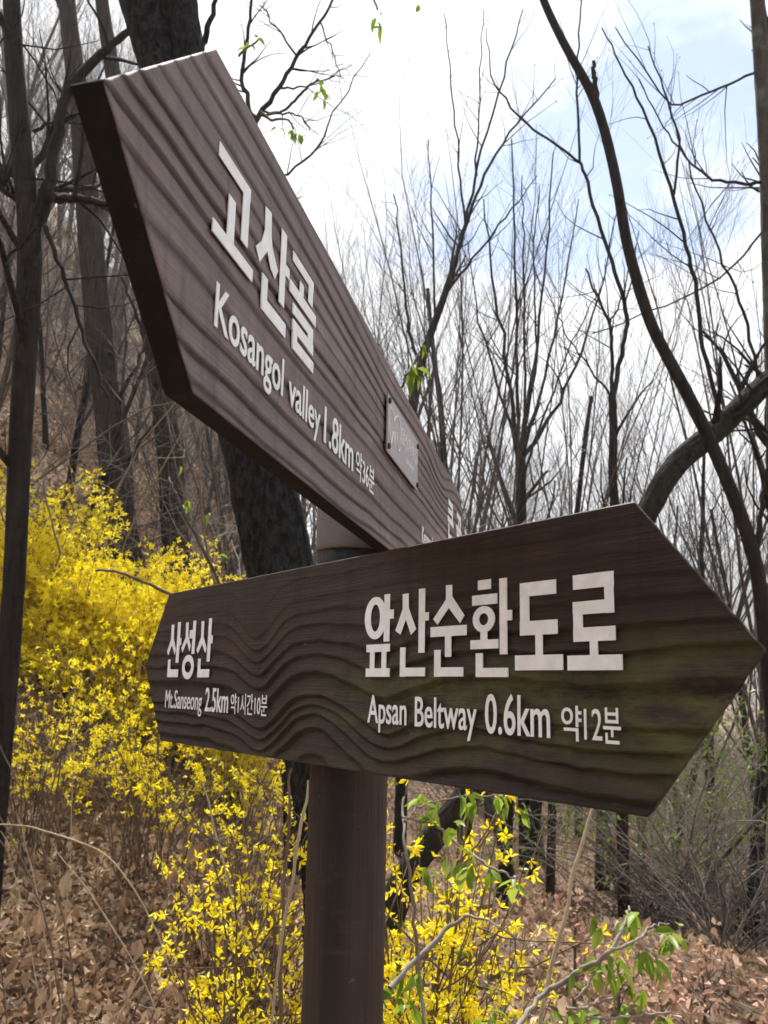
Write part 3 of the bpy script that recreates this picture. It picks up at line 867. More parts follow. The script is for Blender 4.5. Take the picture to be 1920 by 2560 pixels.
near_tree('bare_tree', 'dark slender tree at the far left edge, its limb curving up to the right', [(22, -60, 40), (30, 120, 44), (45, 300, 48), (62, 450, 52), (66, 560, 56), (52, 800, 52), (42, 1000, 50), (30, 1250, 46), (12, 1500, 46)],
          [[(70, 500, 34), (100, 430, 32), (112, 350, 28), (132, 250, 26), (150, 190, 25), (205, 128, 22), (262, 85, 18), (330, 20, 14)], [(103, 425, 24), (165, 432, 20), (245, 442, 16), (330, 470, 12)], [(72, 285, 9), (120, 262, 8), (175, 245, 7), (260, 180, 4)],
           [(98, 490, 13), (130, 570, 12), (165, 680, 10), (205, 790, 8), (235, 860, 5)], [(48, 300, 14), (10, 400, 18), (-20, 390, 20)], [(20, 20, 12), (45, 170, 10)]], 4.6, DK, TD, 1, 9, 1.3, t0=0.45)
near_tree('bare_tree', 'furrowed dark trunk second from the left, rising out of the forsythia', [(138, -60, 40), (150, 60, 42), (172, 220, 48), (186, 400, 54), (212, 700, 60), (232, 880, 62), (250, 1040, 64), (272, 1200, 64), (285, 1300, 66)],
          [[(235, 940, 12), (262, 850, 10), (305, 770, 8), (345, 690, 5)], [(140, 30, 12), (100, -40, 8)], [(256, 1040, 16), (300, 960, 12), (352, 890, 9)]], 9.2, BR, TD, 2, 0, 1.8, t0=0.72, nlimb=0)
near_tree('bare_tree', 'brown trunk third from the left, passing behind the upper board', [(212, -60, 32), (225, 40, 34), (246, 170, 38), (285, 420, 44), (330, 700, 50), (352, 860, 54), (368, 1000, 56), (378, 1150, 58), (384, 1260, 60)],
          [[(215, 10, 12), (262, -60, 9)], [(340, 830, 12), (300, 690, 8), (262, 600, 6)]], 9.6, BR, TD, 3, 0, 1.8, t0=0.72, nlimb=0)
# big double-stemmed black trunk behind the upper board
root = near_tree('black_trunk_tree', 'thick almost black double-stemmed trunk right behind the upper board', [(385, -60, 82), (395, 60, 84), (425, 300, 100), (470, 600, 122), (520, 860, 134), (562, 1020, 142), (600, 1210, 148), (660, 1480, 140), (712, 1750, 136), (730, 2000, 136), (742, 2200, 140)],
                 [[(440, 500, 100), (405, 330, 100), (345, 150, 104), (305, 0, 112), (285, -60, 112)], [(400, 190, 24), (428, 120, 18), (452, 60, 14), (470, -20, 10)]], 3.0, BK, BK, 4, 0, 1.2, amp=0.10, t0=0.75, buds=False, nlimb=0)

near_tree('bare_tree', 'thin dark leaning tree with a snapped stub, crossing the sky on the right', [(1160, -40, 20), (1172, 0, 22), (1215, 90, 24), (1282, 205, 28), (1312, 300, 28), (1334, 400, 29), (1352, 520, 30), (1376, 610, 31), (1408, 710, 32), (1455, 795, 33), (1505, 890, 34), (1545, 975, 34), (1592, 1090, 35), (1625, 1180, 36), (1648, 1300, 38), (1662, 1450, 40)],
          [[(1292, 240, 20), (1286, 200, 17), (1284, 165, 14), (1282, 132, 10)], [(1632, 1190, 16), (1650, 1060, 12), (1662, 950, 8)]], 5.0, DK, TD, 5, 0, 0.5, t0=0.4, nlimb=0, slim=0.84)
near_tree('leaning_tree', 'thick mossy trunk leaning to the right behind the lower board', [(1760, 745, 44), (1700, 790, 46), (1655, 825, 50), (1610, 868, 54), (1568, 912, 56), (1530, 945, 58), (1470, 990, 58), (1425, 1050, 58), (1385, 1130, 60), (1250, 1340, 62), (1120, 1540, 62), (1000, 1730, 60), (930, 1815, 62), (870, 1900, 66)],
          [[(1555, 895, 13), (1522, 770, 12), (1506, 640, 12), (1480, 520, 11), (1452, 420, 10), (1400, 255, 8), (1345, 150, 6), (1300, 60, 4)], [(1456, 420, 8), (1470, 300, 7), (1442, 215, 6), (1400, 100, 4)],
           [(1640, 835, 10), (1610, 680, 9), (1560, 560, 7), (1500, 400, 5), (1460, 280, 3)]], 5.6, LG, TD, 6, 5, 0.9, t0=0.75, amp=0.10, slim=0.86)
near_tree('bare_tree', 'straight grey trunk cut by the right edge of the picture', [(1630, -60, 34), (1638, 30, 36), (1648, 180, 38), (1662, 400, 42), (1672, 700, 46), (1684, 1000, 50), (1690, 1300, 54)],
          [[(1662, 395, 9), (1600, 398, 8), (1540, 392, 7), (1480, 340, 5), (1430, 270, 4), (1380, 170, 3)], [(1640, 150, 7), (1560, 190, 6), (1450, 235, 5), (1330, 60, 3)], [(1665, 480, 6), (1560, 600, 5), (1440, 660, 4), (1280, 720, 3)]], 6.5, GR, TD, 7, 12, 1.3, t0=0.35, nlimb=10)
near_tree('pollard_tree', 'pollarded tree with a fan of upright shoots, left of the thin forked tree', [(1124, 985, 30), (1125, 1040, 30), (1126, 1110, 30), (1128, 1250, 32)],
          [[(1122, 990, 13), (1105, 850, 11), (1070, 640, 8), (1045, 430, 4)], [(1122, 985, 12), (1118, 800, 10), (1112, 560, 7), (1105, 300, 4)], [(1126, 985, 12), (1150, 820, 10), (1175, 600, 7), (1195, 330, 4)],
           [(1126, 985, 12), (1165, 860, 9), (1215, 640, 6), (1250, 430, 3)], [(1128, 990, 14), (1190, 900, 11), (1250, 780, 8), (1310, 590, 5), (1340, 420, 3)], [(1120, 990, 11), (1085, 860, 8), (1035, 700, 5), (1010, 520, 3)],
           [(1124, 985, 10), (1135, 760, 8), (1130, 500, 5), (1128, 380, 3)], [(1130, 1040, 9), (1170, 900, 7), (1225, 760, 5), (1290, 640, 3)], [(1126, 985, 10), (1160, 760, 7), (1150, 560, 5), (1165, 400, 3)]],
          9.5, DK, TD, 8, 4, 1.4, 2, 0.8, t0=0.6, nlimb=9, slim=0.78)
near_tree('bare_tree', 'thin forked tree rising from behind the lower board top edge', [(1322, 850, 22), (1326, 930, 24), (1322, 1030, 25), (1330, 1100, 26), (1332, 1250, 28)],
          [[(1324, 860, 15), (1345, 760, 14), (1356, 690, 13), (1340, 610, 12), (1305, 520, 11), (1270, 400, 10), (1250, 345, 9), (1180, 300, 8), (1110, 245, 7), (1060, 170, 5), (1050, 60, 3)],
           [(1252, 350, 9), (1245, 230, 8), (1250, 100, 6), (1258, -40, 4)], [(1322, 860, 12), (1322, 760, 11), (1318, 700, 10), (1290, 640, 8), (1265, 580, 6)], [(1318, 700, 7), (1345, 640, 5), (1380, 500, 3)], [(1320, 860, 8), (1270, 790, 6), (1220, 720, 4), (1180, 620, 3)]],
          7.5, DK, TD, 9, 4, 1.1, 2, 0.6, t0=0.5, nlimb=8, slim=0.78)
near_tree('bare_tree', 'leaning multi-stemmed tree beyond the far end of the upper board', [(985, 560, 18), (960, 640, 21), (930, 720, 23), (905, 800, 24), (890, 900, 26), (880, 1100, 28), (875, 1300, 30)],
          [[(930, 720, 14), (975, 600, 12), (1005, 480, 10), (1040, 330, 8), (1090, 150, 6), (1130, 20, 4)], [(985, 560, 12), (1015, 460, 10), (1050, 370, 9), (1120, 260, 6), (1200, 170, 4)], [(905, 800, 12), (880, 690, 9), (870, 560, 6), (850, 420, 4)],
           [(1005, 480, 8), (990, 330, 6), (975, 180, 5), (960, 30, 3)], [(960, 640, 10), (1020, 560, 8), (1090, 470, 6), (1160, 380, 3)], [(1030, 380, 7), (1035, 200, 5), (1045, 20, 3)], [(940, 700, 8), (935, 500, 6), (925, 300, 3)]],
          9.0, DK, TD, 10, 4, 1.3, 2, 0.7, t0=0.4, nlimb=9, slim=0.78)
near_tree('bare_tree', 'branching tree whose limbs show above the upper board against white sky', [(545, 250, 24), (550, 330, 28), (560, 500, 32), (570, 800, 36), (590, 1100, 40), (620, 1400, 44)],
          [[(548, 270, 17), (600, 195, 14), (640, 120, 12), (690, 45, 9), (740, -30, 7)], [(545, 255, 16), (522, 175, 13), (535, 60, 11), (550, -40, 8)], [(560, 400, 9), (620, 380, 8), (690, 318, 7), (722, 240, 5), (800, 115, 3)],
           [(605, 190, 8), (650, 190, 6), (690, 175, 4), (760, 140, 3)], [(640, 120, 8), (600, 60, 6), (560, 10, 4)], [(690, 45, 6), (720, 120, 4), (740, 170, 3)], [(570, 240, 8), (640, 245, 6), (670, 280, 4)]],
          6.5, DK, TD, 11, 3, 0.9, 2, 0.4, t0=0.7, nlimb=8, slim=0.78)

for i_, (lab, tr_, Y_) in enumerate((
        ('black trunk seen below the lower board, between the leafy branch and the pale stalk', [(1112, 1300, 20), (1104, 1600, 23), (1092, 1850, 26), (1075, 2050, 30)], 7.5),
        ('dark trunk directly behind the fresh green sapling', [(1300, 1500, 26), (1304, 1760, 30), (1300, 1950, 32)], 9.0),
        ('narrow dark trunk right of the fresh green sapling', [(1392, 1500, 16), (1388, 1780, 18), (1380, 2000, 20)], 9.5),
        ('thin brown trunk just left of the pale dry stalk', [(1196, 1500, 16), (1192, 1800, 18), (1186, 2010, 20)], 8.5),
        ('thin brown trunk just right of the post, behind the yellow clusters', [(1010, 1500, 14), (1012, 1800, 16), (1015, 2000, 18)], 9.0))):
    near_tree('bare_tree', lab, tr_, [], Y_, (DK, BR, DK, BR, BR)[i_], TD, 120 + i_, 6, 0.8, 1, 0.3, False, t0=0.5)

# generic woodland trees: a few shapes, each repeat an individual
def wood_tree_meshes(seed, H, style):
    rng = R(seed)
    T1 = Tubes(); T2 = Tubes()
    r0 = 0.020 + 0.0068 * H
    tr = wiggle(rng, (0, 0, -0.3), (rng.normal(0, 0.05), rng.normal(0, 0.05), 1), H * 0.72, 12, 0.045, (0, 0, 0.1))
    rad = np.linspace(r0, r0 * 0.3, 13); rad[0] *= 1.25
    T1.add(tr, rad, 8)
    if style == 'fan':
        for _ in range(11):
            t = 0.25 + 0.6 * rng.random(); p, d = along(tr, t)
            a = rng.random() * 6.28
            q = wiggle(rng, p, (0.42 * math.cos(a), 0.42 * math.sin(a), 1), H * (0.85 - 0.55 * t), 8, 0.06, (0, 0, 0.35))
            ra = r0 * (0.34 - 0.2 * t); rb = 0.0028
            T2.add(q, np.linspace(ra, rb, 9), 4)
            sprout(T2, rng, q, ra, rb, 2, 10, H * 0.17, 0.7, 0.7, 0.2, 0.10, None, 0.0017)
    else:
        for _ in range(10):
            t = 0.3 + 0.68 * rng.random(); p, d = along(tr, t)
            a = rng.random() * 6.28
            q = wiggle(rng, p, (0.9 * math.cos(a), 0.9 * math.sin(a), 0.8), H * (0.55 - 0.3 * t), 8, 0.11, (0, 0, 0.5))
            ra = r0 * (0.38 - 0.22 * t); rb = 0.0028
            T2.add(q, np.linspace(ra, rb, 9), 4)
            sprout(T2, rng, q, ra, rb, 2, 10, H * 0.16, 0.45, 0.95, 0.2, 0.15, None, 0.0017)
    return T1.arrays(), T2.arrays()


VAR = []
for k, (H, st) in enumerate(((9.5, 'fan'), (8.5, 'wide'), (10.5, 'fan'), (7.5, 'wide'), (11.0, 'wide'))):
    (tv, tf), (bv, bf) = wood_tree_meshes(40 + k, H, st)
    t_o = mesh('trunk', tv, tf, None); b_o = mesh('branches', bv, bf, None)
    VAR.append((t_o.data, b_o.data))
    bpy.data.objects.remove(t_o); bpy.data.objects.remove(b_o)
for i, (tm, bm_) in enumerate(VAR):
    tm.materials.append((GR, BR, DK, GR, BR)[i]); bm_.materials.append((TW, TP, TW, TP, TW)[i])


def wood_tree(x, y, k, s, rz, label, group, tilt=0.0):
    o = thing('woodland_tree', label, 'tree', (x, y, float(ground_z(x, y))), group)
    o.rotation_euler = (tilt * math.cos(rz * 3), tilt * math.sin(rz * 5), rz)
    o.scale = (s, s, s)
    obj('trunk', VAR[k][0], o); obj('branches', VAR[k][1], o)
    return o


def pix(p):
    d = np.asarray(p, float) - CAM
    w = d @ FW
    return (960 + FPX * (d @ RT) / w) / 1.15732, (1280 - FPX * (d @ UP) / w) / 1.15732


ORD = ['nearest'] + [w + ' nearest' for w in ('second', 'third', 'fourth', 'fifth', 'sixth', 'seventh', 'eighth', 'ninth', 'tenth', 'eleventh', 'twelfth', 'thirteenth', 'fourteenth', 'fifteenth', 'sixteenth', 'seventeenth', 'eighteenth', 'nineteenth', 'twentieth', 'twenty-first', 'twenty-second', 'twenty-third', 'twenty-fourth', 'twenty-fifth', 'twenty-sixth', 'twenty-seventh', 'twenty-eighth', 'twenty-ninth', 'thirtieth', 'thirty-first', 'thirty-second', 'thirty-third', 'thirty-fourth', 'thirty-fifth')]


def sort_labels(objs, fmt, zones, zlift=2.0):
    """label = kind, order of distance, and the gap it is seen in"""
    byz = {}
    for o in objs:
        x = pix((o.location[0], o.location[1], o.location[2] + zlift))[0]
        z = next(nm for lim, nm in zones if x < lim)
        byz.setdefault(z, []).append(o)
    for z, l in byz.items():
        l.sort(key=lambda o: o.location[0] ** 2 + o.location[1] ** 2)
        for k, o in enumerate(l):
            o['label'] = fmt.format(o=ORD[min(k, len(ORD) - 1)], z=z)


ZL = [(60, 'left of the leftmost dark tree'), (200, 'between the first two trunks on the left'), (320, 'between the second and third left trunks'), (430, 'behind the end of the upper board'), (5000, 'between the third and the black trunk')]
ZC = [(760, 'above the middle of the upper board'), (900, 'above the grey plate'), (5000, 'between upper board and pollarded tree')]
ZR = [(1000, 'right behind the post'), (1160, 'left of the pale dry stalk'), (1300, 'behind the pale dry stalk'), (1480, 'below the right end of the lower board'), (1570, 'just right of the lower board'), (5000, 'at the right edge')]
rng = R(77)
LBL_L = 'slender bare tree in the grey wood on the left hillside'
LBL_C = 'thin bare tree beyond the signs, only a net of twigs on white sky'
LBL_R = 'slender bare tree in the brown wood low on the right'
spots = []
def place(n, az0, az1, r0, r1, ks, s0, s1, lbl, grp, mind):
    c = 0; tries = 0; made = []
    while c < n and tries < 4000:
        tries += 1
        a = az0 + (az1 - az0) * rng.random(); r_ = r0 + (r1 - r0) * rng.random() ** 0.8
        x, y = r_ * math.sin(a), r_ * math.cos(a)
        if any((x - u) ** 2 + (y - v) ** 2 < mind ** 2 for u, v in spots):
            continue
        spots.append((x, y)); c += 1
        made.append(wood_tree(x, y, int(rng.choice(ks)), s0 + (s1 - s0) * rng.random(), rng.random() * 6.28, lbl, grp, 0.11))
    return made
sort_labels(place(20, -0.48, -0.13, 9.5, 16, (0, 1, 2, 3, 4), 0.42, 0.62, LBL_L, 'bare trees on the left hillside', 1.0) + place(42, -0.48, -0.15, 16.5, 34, (0, 1, 2, 3, 4), 0.65, 1.05, LBL_L, 'bare trees on the left hillside', 1.2), 'slender bare tree, {o} of those {z}', ZL)
sort_labels(place(15, -0.15, 0.14, 13, 26, (0, 2, 0, 3), 0.8, 1.15, LBL_C, 'bare trees beyond the signs', 1.6), 'bare twiggy tree, {o} of those {z}', ZC)
sort_labels(place(14, 0.07, 0.40, 7.5, 13, (0, 2), 0.45, 0.7, LBL_R, 'bare trees low on the right', 0.9) + place(20, 0.05, 0.36, 12, 40, (0, 2, 0, 1, 3), 0.55, 0.9, LBL_R, 'bare trees low on the right', 1.3), 'slender woodland tree, {o} of those {z}', ZR)

# ------------------------------------------------------------------ forsythia
pet = []
pf = []
for k in range(4):
    a = k * math.pi / 2
    c, s = math.cos(a), math.sin(a)
    loc = [(0.04, 0, 0.0), (0.42, 0.22, 0.42), (0.92, 0.05, 0.55), (0.42, -0.20, 0.42)]
    b = len(pet)
    pet += [(x * c - y * s, x * s + y * c, z) for x, y, z in loc]
    pf += [(b, b + 1, b + 2), (b, b + 2, b + 3)]
PET, PETF = np.array(pet), np.array(pf)


def forsythia(label, base, height, spread, nst, nfl, seed, fsize, t0=0.35, lean=(0, 0), name='forsythia_bush', side=5, arch=0.6, cat='shrub', group='forsythia bushes in yellow bloom', clump=0.024, cane=None, leaves=0, whorls=4):
    rng = R(seed)
    bz_ = float(ground_z(base[0], base[1]))
    root = thing(name, label, cat, (base[0], base[1], bz_), group)
    T = Tubes(); lines = []
    for i in range(nst):
        a = rng.random() * 6.28; sp = spread * (0.15 + 0.85 * rng.random())
        p0 = np.array([rng.normal(0, 0.12 * spread), rng.normal(0, 0.12 * spread), -0.06])
        h_ = height * (0.6 + 0.5 * rng.random())
        k = 10
        t = np.linspace(0, 1, k + 1)
        dx, dy = math.cos(a) * sp + lean[0], math.sin(a) * sp + lean[1]
        dr = arch * rng.random()
        zz = h_ * (t - dr * 0.55 * t ** 3) / (1 - 0.25 * dr)
        P = np.stack([p0[0] + dx * t ** 1.5, p0[1] + dy * t ** 1.5, p0[2] + zz], -1)
        P[1:] += np.cumsum(rng.normal(0, 0.012 * height / 1.5, (k, 3)), axis=0)
        r0 = 0.006 * (0.7 + 0.6 * rng.random())
        T.add(P, np.linspace(r0, 0.0018, k + 1), 5)
        lines.append((P, 1.0))
        for _ in range(side):
            tt = max(0.2, t0 - 0.1) + (0.95 - max(0.2, t0 - 0.1)) * rng.random(); p, d = along(P, tt)
            sd_ = unit(rng.normal(0, 1, 3) + np.array([0, 0, 0.5]))
            q = wiggle(rng, p, d * 0.7 + sd_ * 0.8, height * (0.16 + 0.22 * rng.random()), 5, 0.12, (0, 0, 0.1))
            T.add(q, np.linspace(0.003, 0.0014, 6), 3)
            lines.append((q, 0.8))
    T.build('stems', cane or M['cane'], root)
    w = np.array([len(l[0]) * l[1] for l in lines]); w = w / w.sum()
    pick = rng.choice(len(lines), nfl, p=w)
    pos = np.empty((nfl, 3)); 
    # blossoms sit in whorls
    wh = {}
    for i, li in enumerate(pick):
        if li not in wh:
            wh[li] = t0 + (1 - t0) * rng.random(int(whorls * rng.random()) + 2)
        t = float(rng.choice(wh[li])) + rng.normal(0, 0.015)
        p, _ = along(lines[li][0], min(max(t, 0.02), 0.995))
        pos[i] = p + rng.normal(0, clump, 3) * np.array([1, 1, 0.8])
    V, F = scatter(PET, PETF, pos, rand_rot(rng, nfl), fsize * (0.7 + 0.5 * rng.random(nfl)))
    o = mesh('blossoms', V, F, M['yellow'], root, False, {'rnd': np.repeat(rng.random(nfl), len(PET))})
    o['kind'] = 'stuff'
    if leaves:
        pk = rng.choice(len(lines), leaves, p=w)
        lp = np.array([along(lines[i][0], 0.3 + 0.69 * rng.random())[0] for i in pk])
        V, F = scatter(LEAF_V, LEAF_F, lp, rand_rot(rng, leaves), 0.03 * (0.5 + rng.random(leaves)))
        o = mesh('leaflets', V, F, M['green'], root, False, {'rnd': np.repeat(rng.random(leaves), len(LEAF_V))})
        o['kind'] = 'stuff'
    return root


# a leaf blade folded along its midrib; length 1 along +x
LEAF_V = np.array([(0, 0, 0), (0.28, 0.19, 0.07), (0.62, 0.17, 0.06), (1.0, 0, -0.10), (0.62, -0.17, 0.06), (0.28, -0.19, 0.07), (0.30, 0, -0.01), (0.64, 0, -0.03)], float)
LEAF_F = np.array([(0, 6, 1), (1, 6, 7), (1, 7, 2), (2, 7, 3), (0, 5, 6), (5, 7, 6), (5, 4, 7), (4, 3, 7)])


def polar(a, r):
    return r * math.sin(a), r * math.cos(a)


forsythia('tall yellow forsythia at the left edge behind the dark slender tree', polar(-0.42, 8.0), 1.45, 0.95, 60, 8200, 201, 0.032, 0.15, whorls=9, clump=0.055, arch=0.4)
forsythia('broad yellow forsythia below the gap between the first two left trunks', polar(-0.345, 7.9), 1.12, 1.0, 64, 10500, 202, 0.032, 0.12, whorls=9, clump=0.055, arch=0.4)
forsythia('yellow forsythia at the foot of the second trunk from the left', polar(-0.275, 7.7), 1.22, 1.0, 62, 10500, 203, 0.032, 0.12, whorls=9, clump=0.055, arch=0.4)
forsythia('yellow forsythia touching the left tip of the lower board', polar(-0.215, 7.5), 1.50, 0.9, 56, 8600, 204, 0.031, 0.15, whorls=9, clump=0.055, arch=0.4)
forsythia('low yellow forsythia between the black trunk and the lower board', polar(-0.160, 7.2), 1.80, 0.7, 36, 4600, 205, 0.030, 0.2, whorls=9, clump=0.05, arch=0.4)
forsythia('sparse twiggy forsythia at the lower left above the dead leaves', polar(-0.35, 5.9), 1.25, 0.9, 30, 700, 206, 0.027, 0.45, side=5, whorls=5)
forsythia('loose forsythia with bare brown stems below the left tip of the lower board', polar(-0.245, 5.7), 1.25, 0.8, 30, 900, 211, 0.027, 0.45, side=5, whorls=5)
forsythia('forsythia with scattered blossom under the left half of the lower board', polar(-0.115, 2.75), 1.30, 0.30, 14, 430, 207, 0.024, 0.5, side=5)
forsythia('thin forsythia drift between the left tip of the lower board and the post', polar(-0.15, 4.6), 1.35, 0.6, 16, 300, 212, 0.026, 0.4, side=5, whorls=5)
forsythia('sparse forsythia near the bottom edge, left of the post', polar(-0.15, 3.0), 0.95, 0.3, 7, 90, 208, 0.024, 0.35, side=4)
forsythia('forsythia hanging in yellow clusters right of the post', polar(0.045, 2.55), 1.42, 0.22, 24, 1250, 209, 0.024, 0.15, side=6, leaves=120)
forsythia('drooping forsythia sprays farther right of the post, above the leafy branch', polar(0.105, 2.9), 1.15, 0.26, 10, 220, 210, 0.024, 0.4, side=5, leaves=40)

# ------------------------------------------------------------------ leaf litter and undergrowth
rng = R(300)
NL = 80000
a = rng.uniform(-0.62, 0.5, NL); rad = 2.4 + 15 * rng.random(NL) ** 1.5
a = np.where(rng.random(NL) < 0.45, rng.uniform(-0.55, -0.08, NL), a)
x, y = rad * np.sin(a), rad * np.cos(a)
z = ground_z(x, y) + 0.012 + 0.03 * rng.random(NL)
oak = np.array([(0, 0, 0.0), (0.25, 0.13, 0.08), (0.5, 0.26, 0.14), (0.78, 0.18, 0.10), (1.0, 0, 0.02), (0.78, -0.2, 0.14), (0.5, -0.24, 0.2), (0.25, -0.12, 0.08), (0.5, 0, -0.02)], float)
oakf = np.array([(8, 0, 1), (8, 1, 2), (8, 2, 3), (8, 3, 4), (8, 4, 5), (8, 5, 6), (8, 6, 7), (8, 7, 0)])
rot = euler_rot(rng.normal(0, 0.8, NL), rng.normal(-0.2, 0.65, NL), rng.uniform(0, 6.28, NL))
V, F = scatter(oak, oakf, np.stack([x, y, z], -1), rot, 0.049 * np.exp(rng.normal(0, 0.36, NL)))
patch = vnoise(x * 1.6, y * 1.6)
rn = np.clip(0.7 * rng.random(NL) + 0.2 * rng.random(NL) + 0.7 * patch - 0.25, 0, 1)
lit = mesh('leaf_litter', V, F, M['litter'], None, False, {'rnd': np.repeat(rn, len(oak))})
tag(lit, 'carpet of dry brown oak leaves covering the slope', 'leaf litter', None, 'stuff')


ST = Tubes()
for i in range(420):
    a_ = rng.uniform(-0.6, 0.45); r_ = 2.8 + 8 * rng.random() ** 1.4
    x_, y_ = r_ * math.sin(a_), r_ * math.cos(a_)
    d_ = rng.uniform(0, 6.28); l_ = rng.uniform(0.12, 0.6)
    q = wiggle(rng, (x_, y_, 0), (math.cos(d_), math.sin(d_), 0), l_, 4, 0.14)
    q[:, 2] = ground_z(q[:, 0], q[:, 1]) + 0.03 + np.linspace(0, rng.uniform(0, 0.12), 5)
    ST.add(q, np.linspace(0.004, 0.002, 5) * rng.uniform(0.5, 1.3), 4)
so = ST.build('fallen_twigs', M['twig_pale'])
tag(so, 'thin dry twigs strewn over the dead leaves', 'twigs', None, 'stuff')


def shrub_mesh(seed, h, n, spread):
    rng = R(seed); T = Tubes()
    for i in range(n):
        a = rng.random() * 6.28
        q = wiggle(rng, (rng.normal(0, 0.15), rng.normal(0, 0.15), -0.05), (spread * math.cos(a), spread * math.sin(a), 1.0), h * (0.5 + 0.7 * rng.random()), 8, 0.12, (0.2 * math.cos(a), 0.2 * math.sin(a), -0.5))
        T.add(q, np.linspace(0.008, 0.002, 9), 4)
        sprout(T, rng, q, 0.006, 0.002, 2, 5, h * 0.28, 0.25, 1.0, 0.2, 0.16, None, 0.0016)
    return T.arrays()


SH = []
for k, (h_, n_, sp_) in enumerate(((1.9, 16, 0.6), (1.4, 18, 0.8), (2.4, 14, 0.45))):
    v_, f_ = shrub_mesh(500 + k, h_, n_, sp_)
    o = mesh('stems', v_, f_, (TP, TW, TP)[k]); SH.append(o.data); bpy.data.objects.remove(o)
rng = R(310)


def bare_shrub(a, r_, k, s, label, group, leafy=0):
    x, y = r_ * math.sin(a), r_ * math.cos(a)
    o = thing('bare_shrub', label, 'shrub', (x, y, float(ground_z(x, y))), group)
    o.rotation_euler = (0, 0, rng.random() * 6.28); o.scale = (s, s, s)
    obj('stems', SH[k], o)
    return o


sl = []
for i in range(14):
    sl.append(bare_shrub(rng.uniform(0.29, 0.45), rng.uniform(6.5, 11), int(rng.integers(3)), rng.uniform(0.55, 1.0), '', 'leafless shrubs low on the right'))
for i in range(16):
    sl.append(bare_shrub(rng.uniform(0.22, 0.47), rng.uniform(14, 42), int(rng.integers(3)), rng.uniform(1.5, 2.6), '', 'leafless shrubs low on the right'))
for i in range(22):
    sl.append(bare_shrub(rng.uniform(0.06, 0.44), rng.uniform(11, 22), int(rng.integers(3)), rng.uniform(0.7, 1.2), 'tangled leafless shrub in the thicket low on the right', 'leafless shrubs low on the right'))
sort_labels(sl, 'tangled leafless shrub, {o} of those {z}', ZR, 0.8)
sl = []
for i in range(36):
    sl.append(bare_shrub(rng.uniform(-0.47, -0.12), rng.uniform(8, 20), int(rng.integers(3)), rng.uniform(0.9, 1.9), 'tangled leafless shrub on the left hillside behind the forsythia', 'leafless shrubs on the left hillside'))
sort_labels(sl, 'leafless shrub, {o} of those {z}', ZL, 0.8)
sl = []
for i in range(14):
    a_, r_ = rng.uniform(0.27, 0.46), rng.uniform(7.5, 16)
    o = bare_shrub(a_, r_, int(rng.integers(3)), rng.uniform(0.8, 1.3), 'thicket shrub on the right flushed with tiny green leaves', 'greening shrubs low on the right')
    sl.append(o)
    src = SH[0]
    co = np.empty(len(src.vertices) * 3); src.vertices.foreach_get('co', co); co = co.reshape(-1, 3)
    co = co[co[:, 2] > 0.5]
    idx = rng.choice(len(co), 700)
    V, F = scatter(LEAF_V, LEAF_F, co[idx] + rng.normal(0, 0.05, (700, 3)), rand_rot(rng, 700), 0.035 * (0.5 + rng.random(700)))
    l_ = mesh('leaflets', V, F, M['green'], o, False, {'rnd': np.repeat(rng.random(700) * 0.6, len(LEAF_V))}); l_['kind'] = 'stuff'

sort_labels(sl, 'tiny-leaved green shrub, {o} of those {z}', ZR, 0.8)

# ------------------------------------------------------------------ leafy branches in front
def leaf_data(seed, droop):
    rng = R(seed)
    V = LEAF_V.copy()
    V[:, 2] -= droop * V[:, 0] ** 2
    V[:, 1] *= 0.8 + 0.4 * rng.random()
    V += rng.normal(0, 0.012, V.shape) * (V[:, :1] > 0.05)
    o = mesh('leaf', V, LEAF_F, M['green'], None, True, {'rnd': np.full(len(V), rng.random())})
    me = o.data; bpy.data.objects.remove(o)
    return me


LEAVES = [leaf_data(600 + i, 0.15 + 0.3 * (i % 3)) for i in range(8)]


def leafy_branch(name, label, cat, stems, Y, clusters, seed, leaf_len, group=None, hang=0.6, mat='twig_pale'):
    """traced twigs at one distance with single leaves; clusters = (x, y, count)"""
    rng = R(seed)
    P0, _ = traced(stems[0], Y)
    off = P0[0]
    root = thing(name, label, cat, tuple(off), group)
    T = Tubes()
    for st in stems:
        P, r = traced(st, Y)
        P = P - off
        k = 5 * len(P); tt = np.linspace(0, len(P) - 1, k)
        Q = np.stack([np.interp(tt, np.arange(len(P)), P[:, i]) for i in range(3)], -1)
        for _ in range(3):
            Q[1:-1] = 0.25 * Q[:-2] + 0.5 * Q[1:-1] + 0.25 * Q[2:]
        Q += rng.normal(0, 0.002, Q.shape)
        Q[:, 1] += 0.05 * np.sin(tt * 1.3 + seed)
        T.add(Q, np.interp(tt, np.arange(len(r)), r), 6)
    T.build('stems', M[mat], root)
    for (cx, cy, n) in clusters:
        c = at(cx, cy, Y) - off
        for _ in range(n):
            l = obj('leaf', LEAVES[int(rng.integers(len(LEAVES)))], root)
            p = c + rng.normal(0, leaf_len * 0.16, 3)
            az_ = rng.uniform(0, 6.28)
            l.location = p
            l.rotation_euler = (rng.normal(0, 0.6), hang + rng.normal(0, 0.45), az_)
            s = leaf_len * rng.uniform(0.6, 1.15)
            l.scale = (s, s, s)
    return root


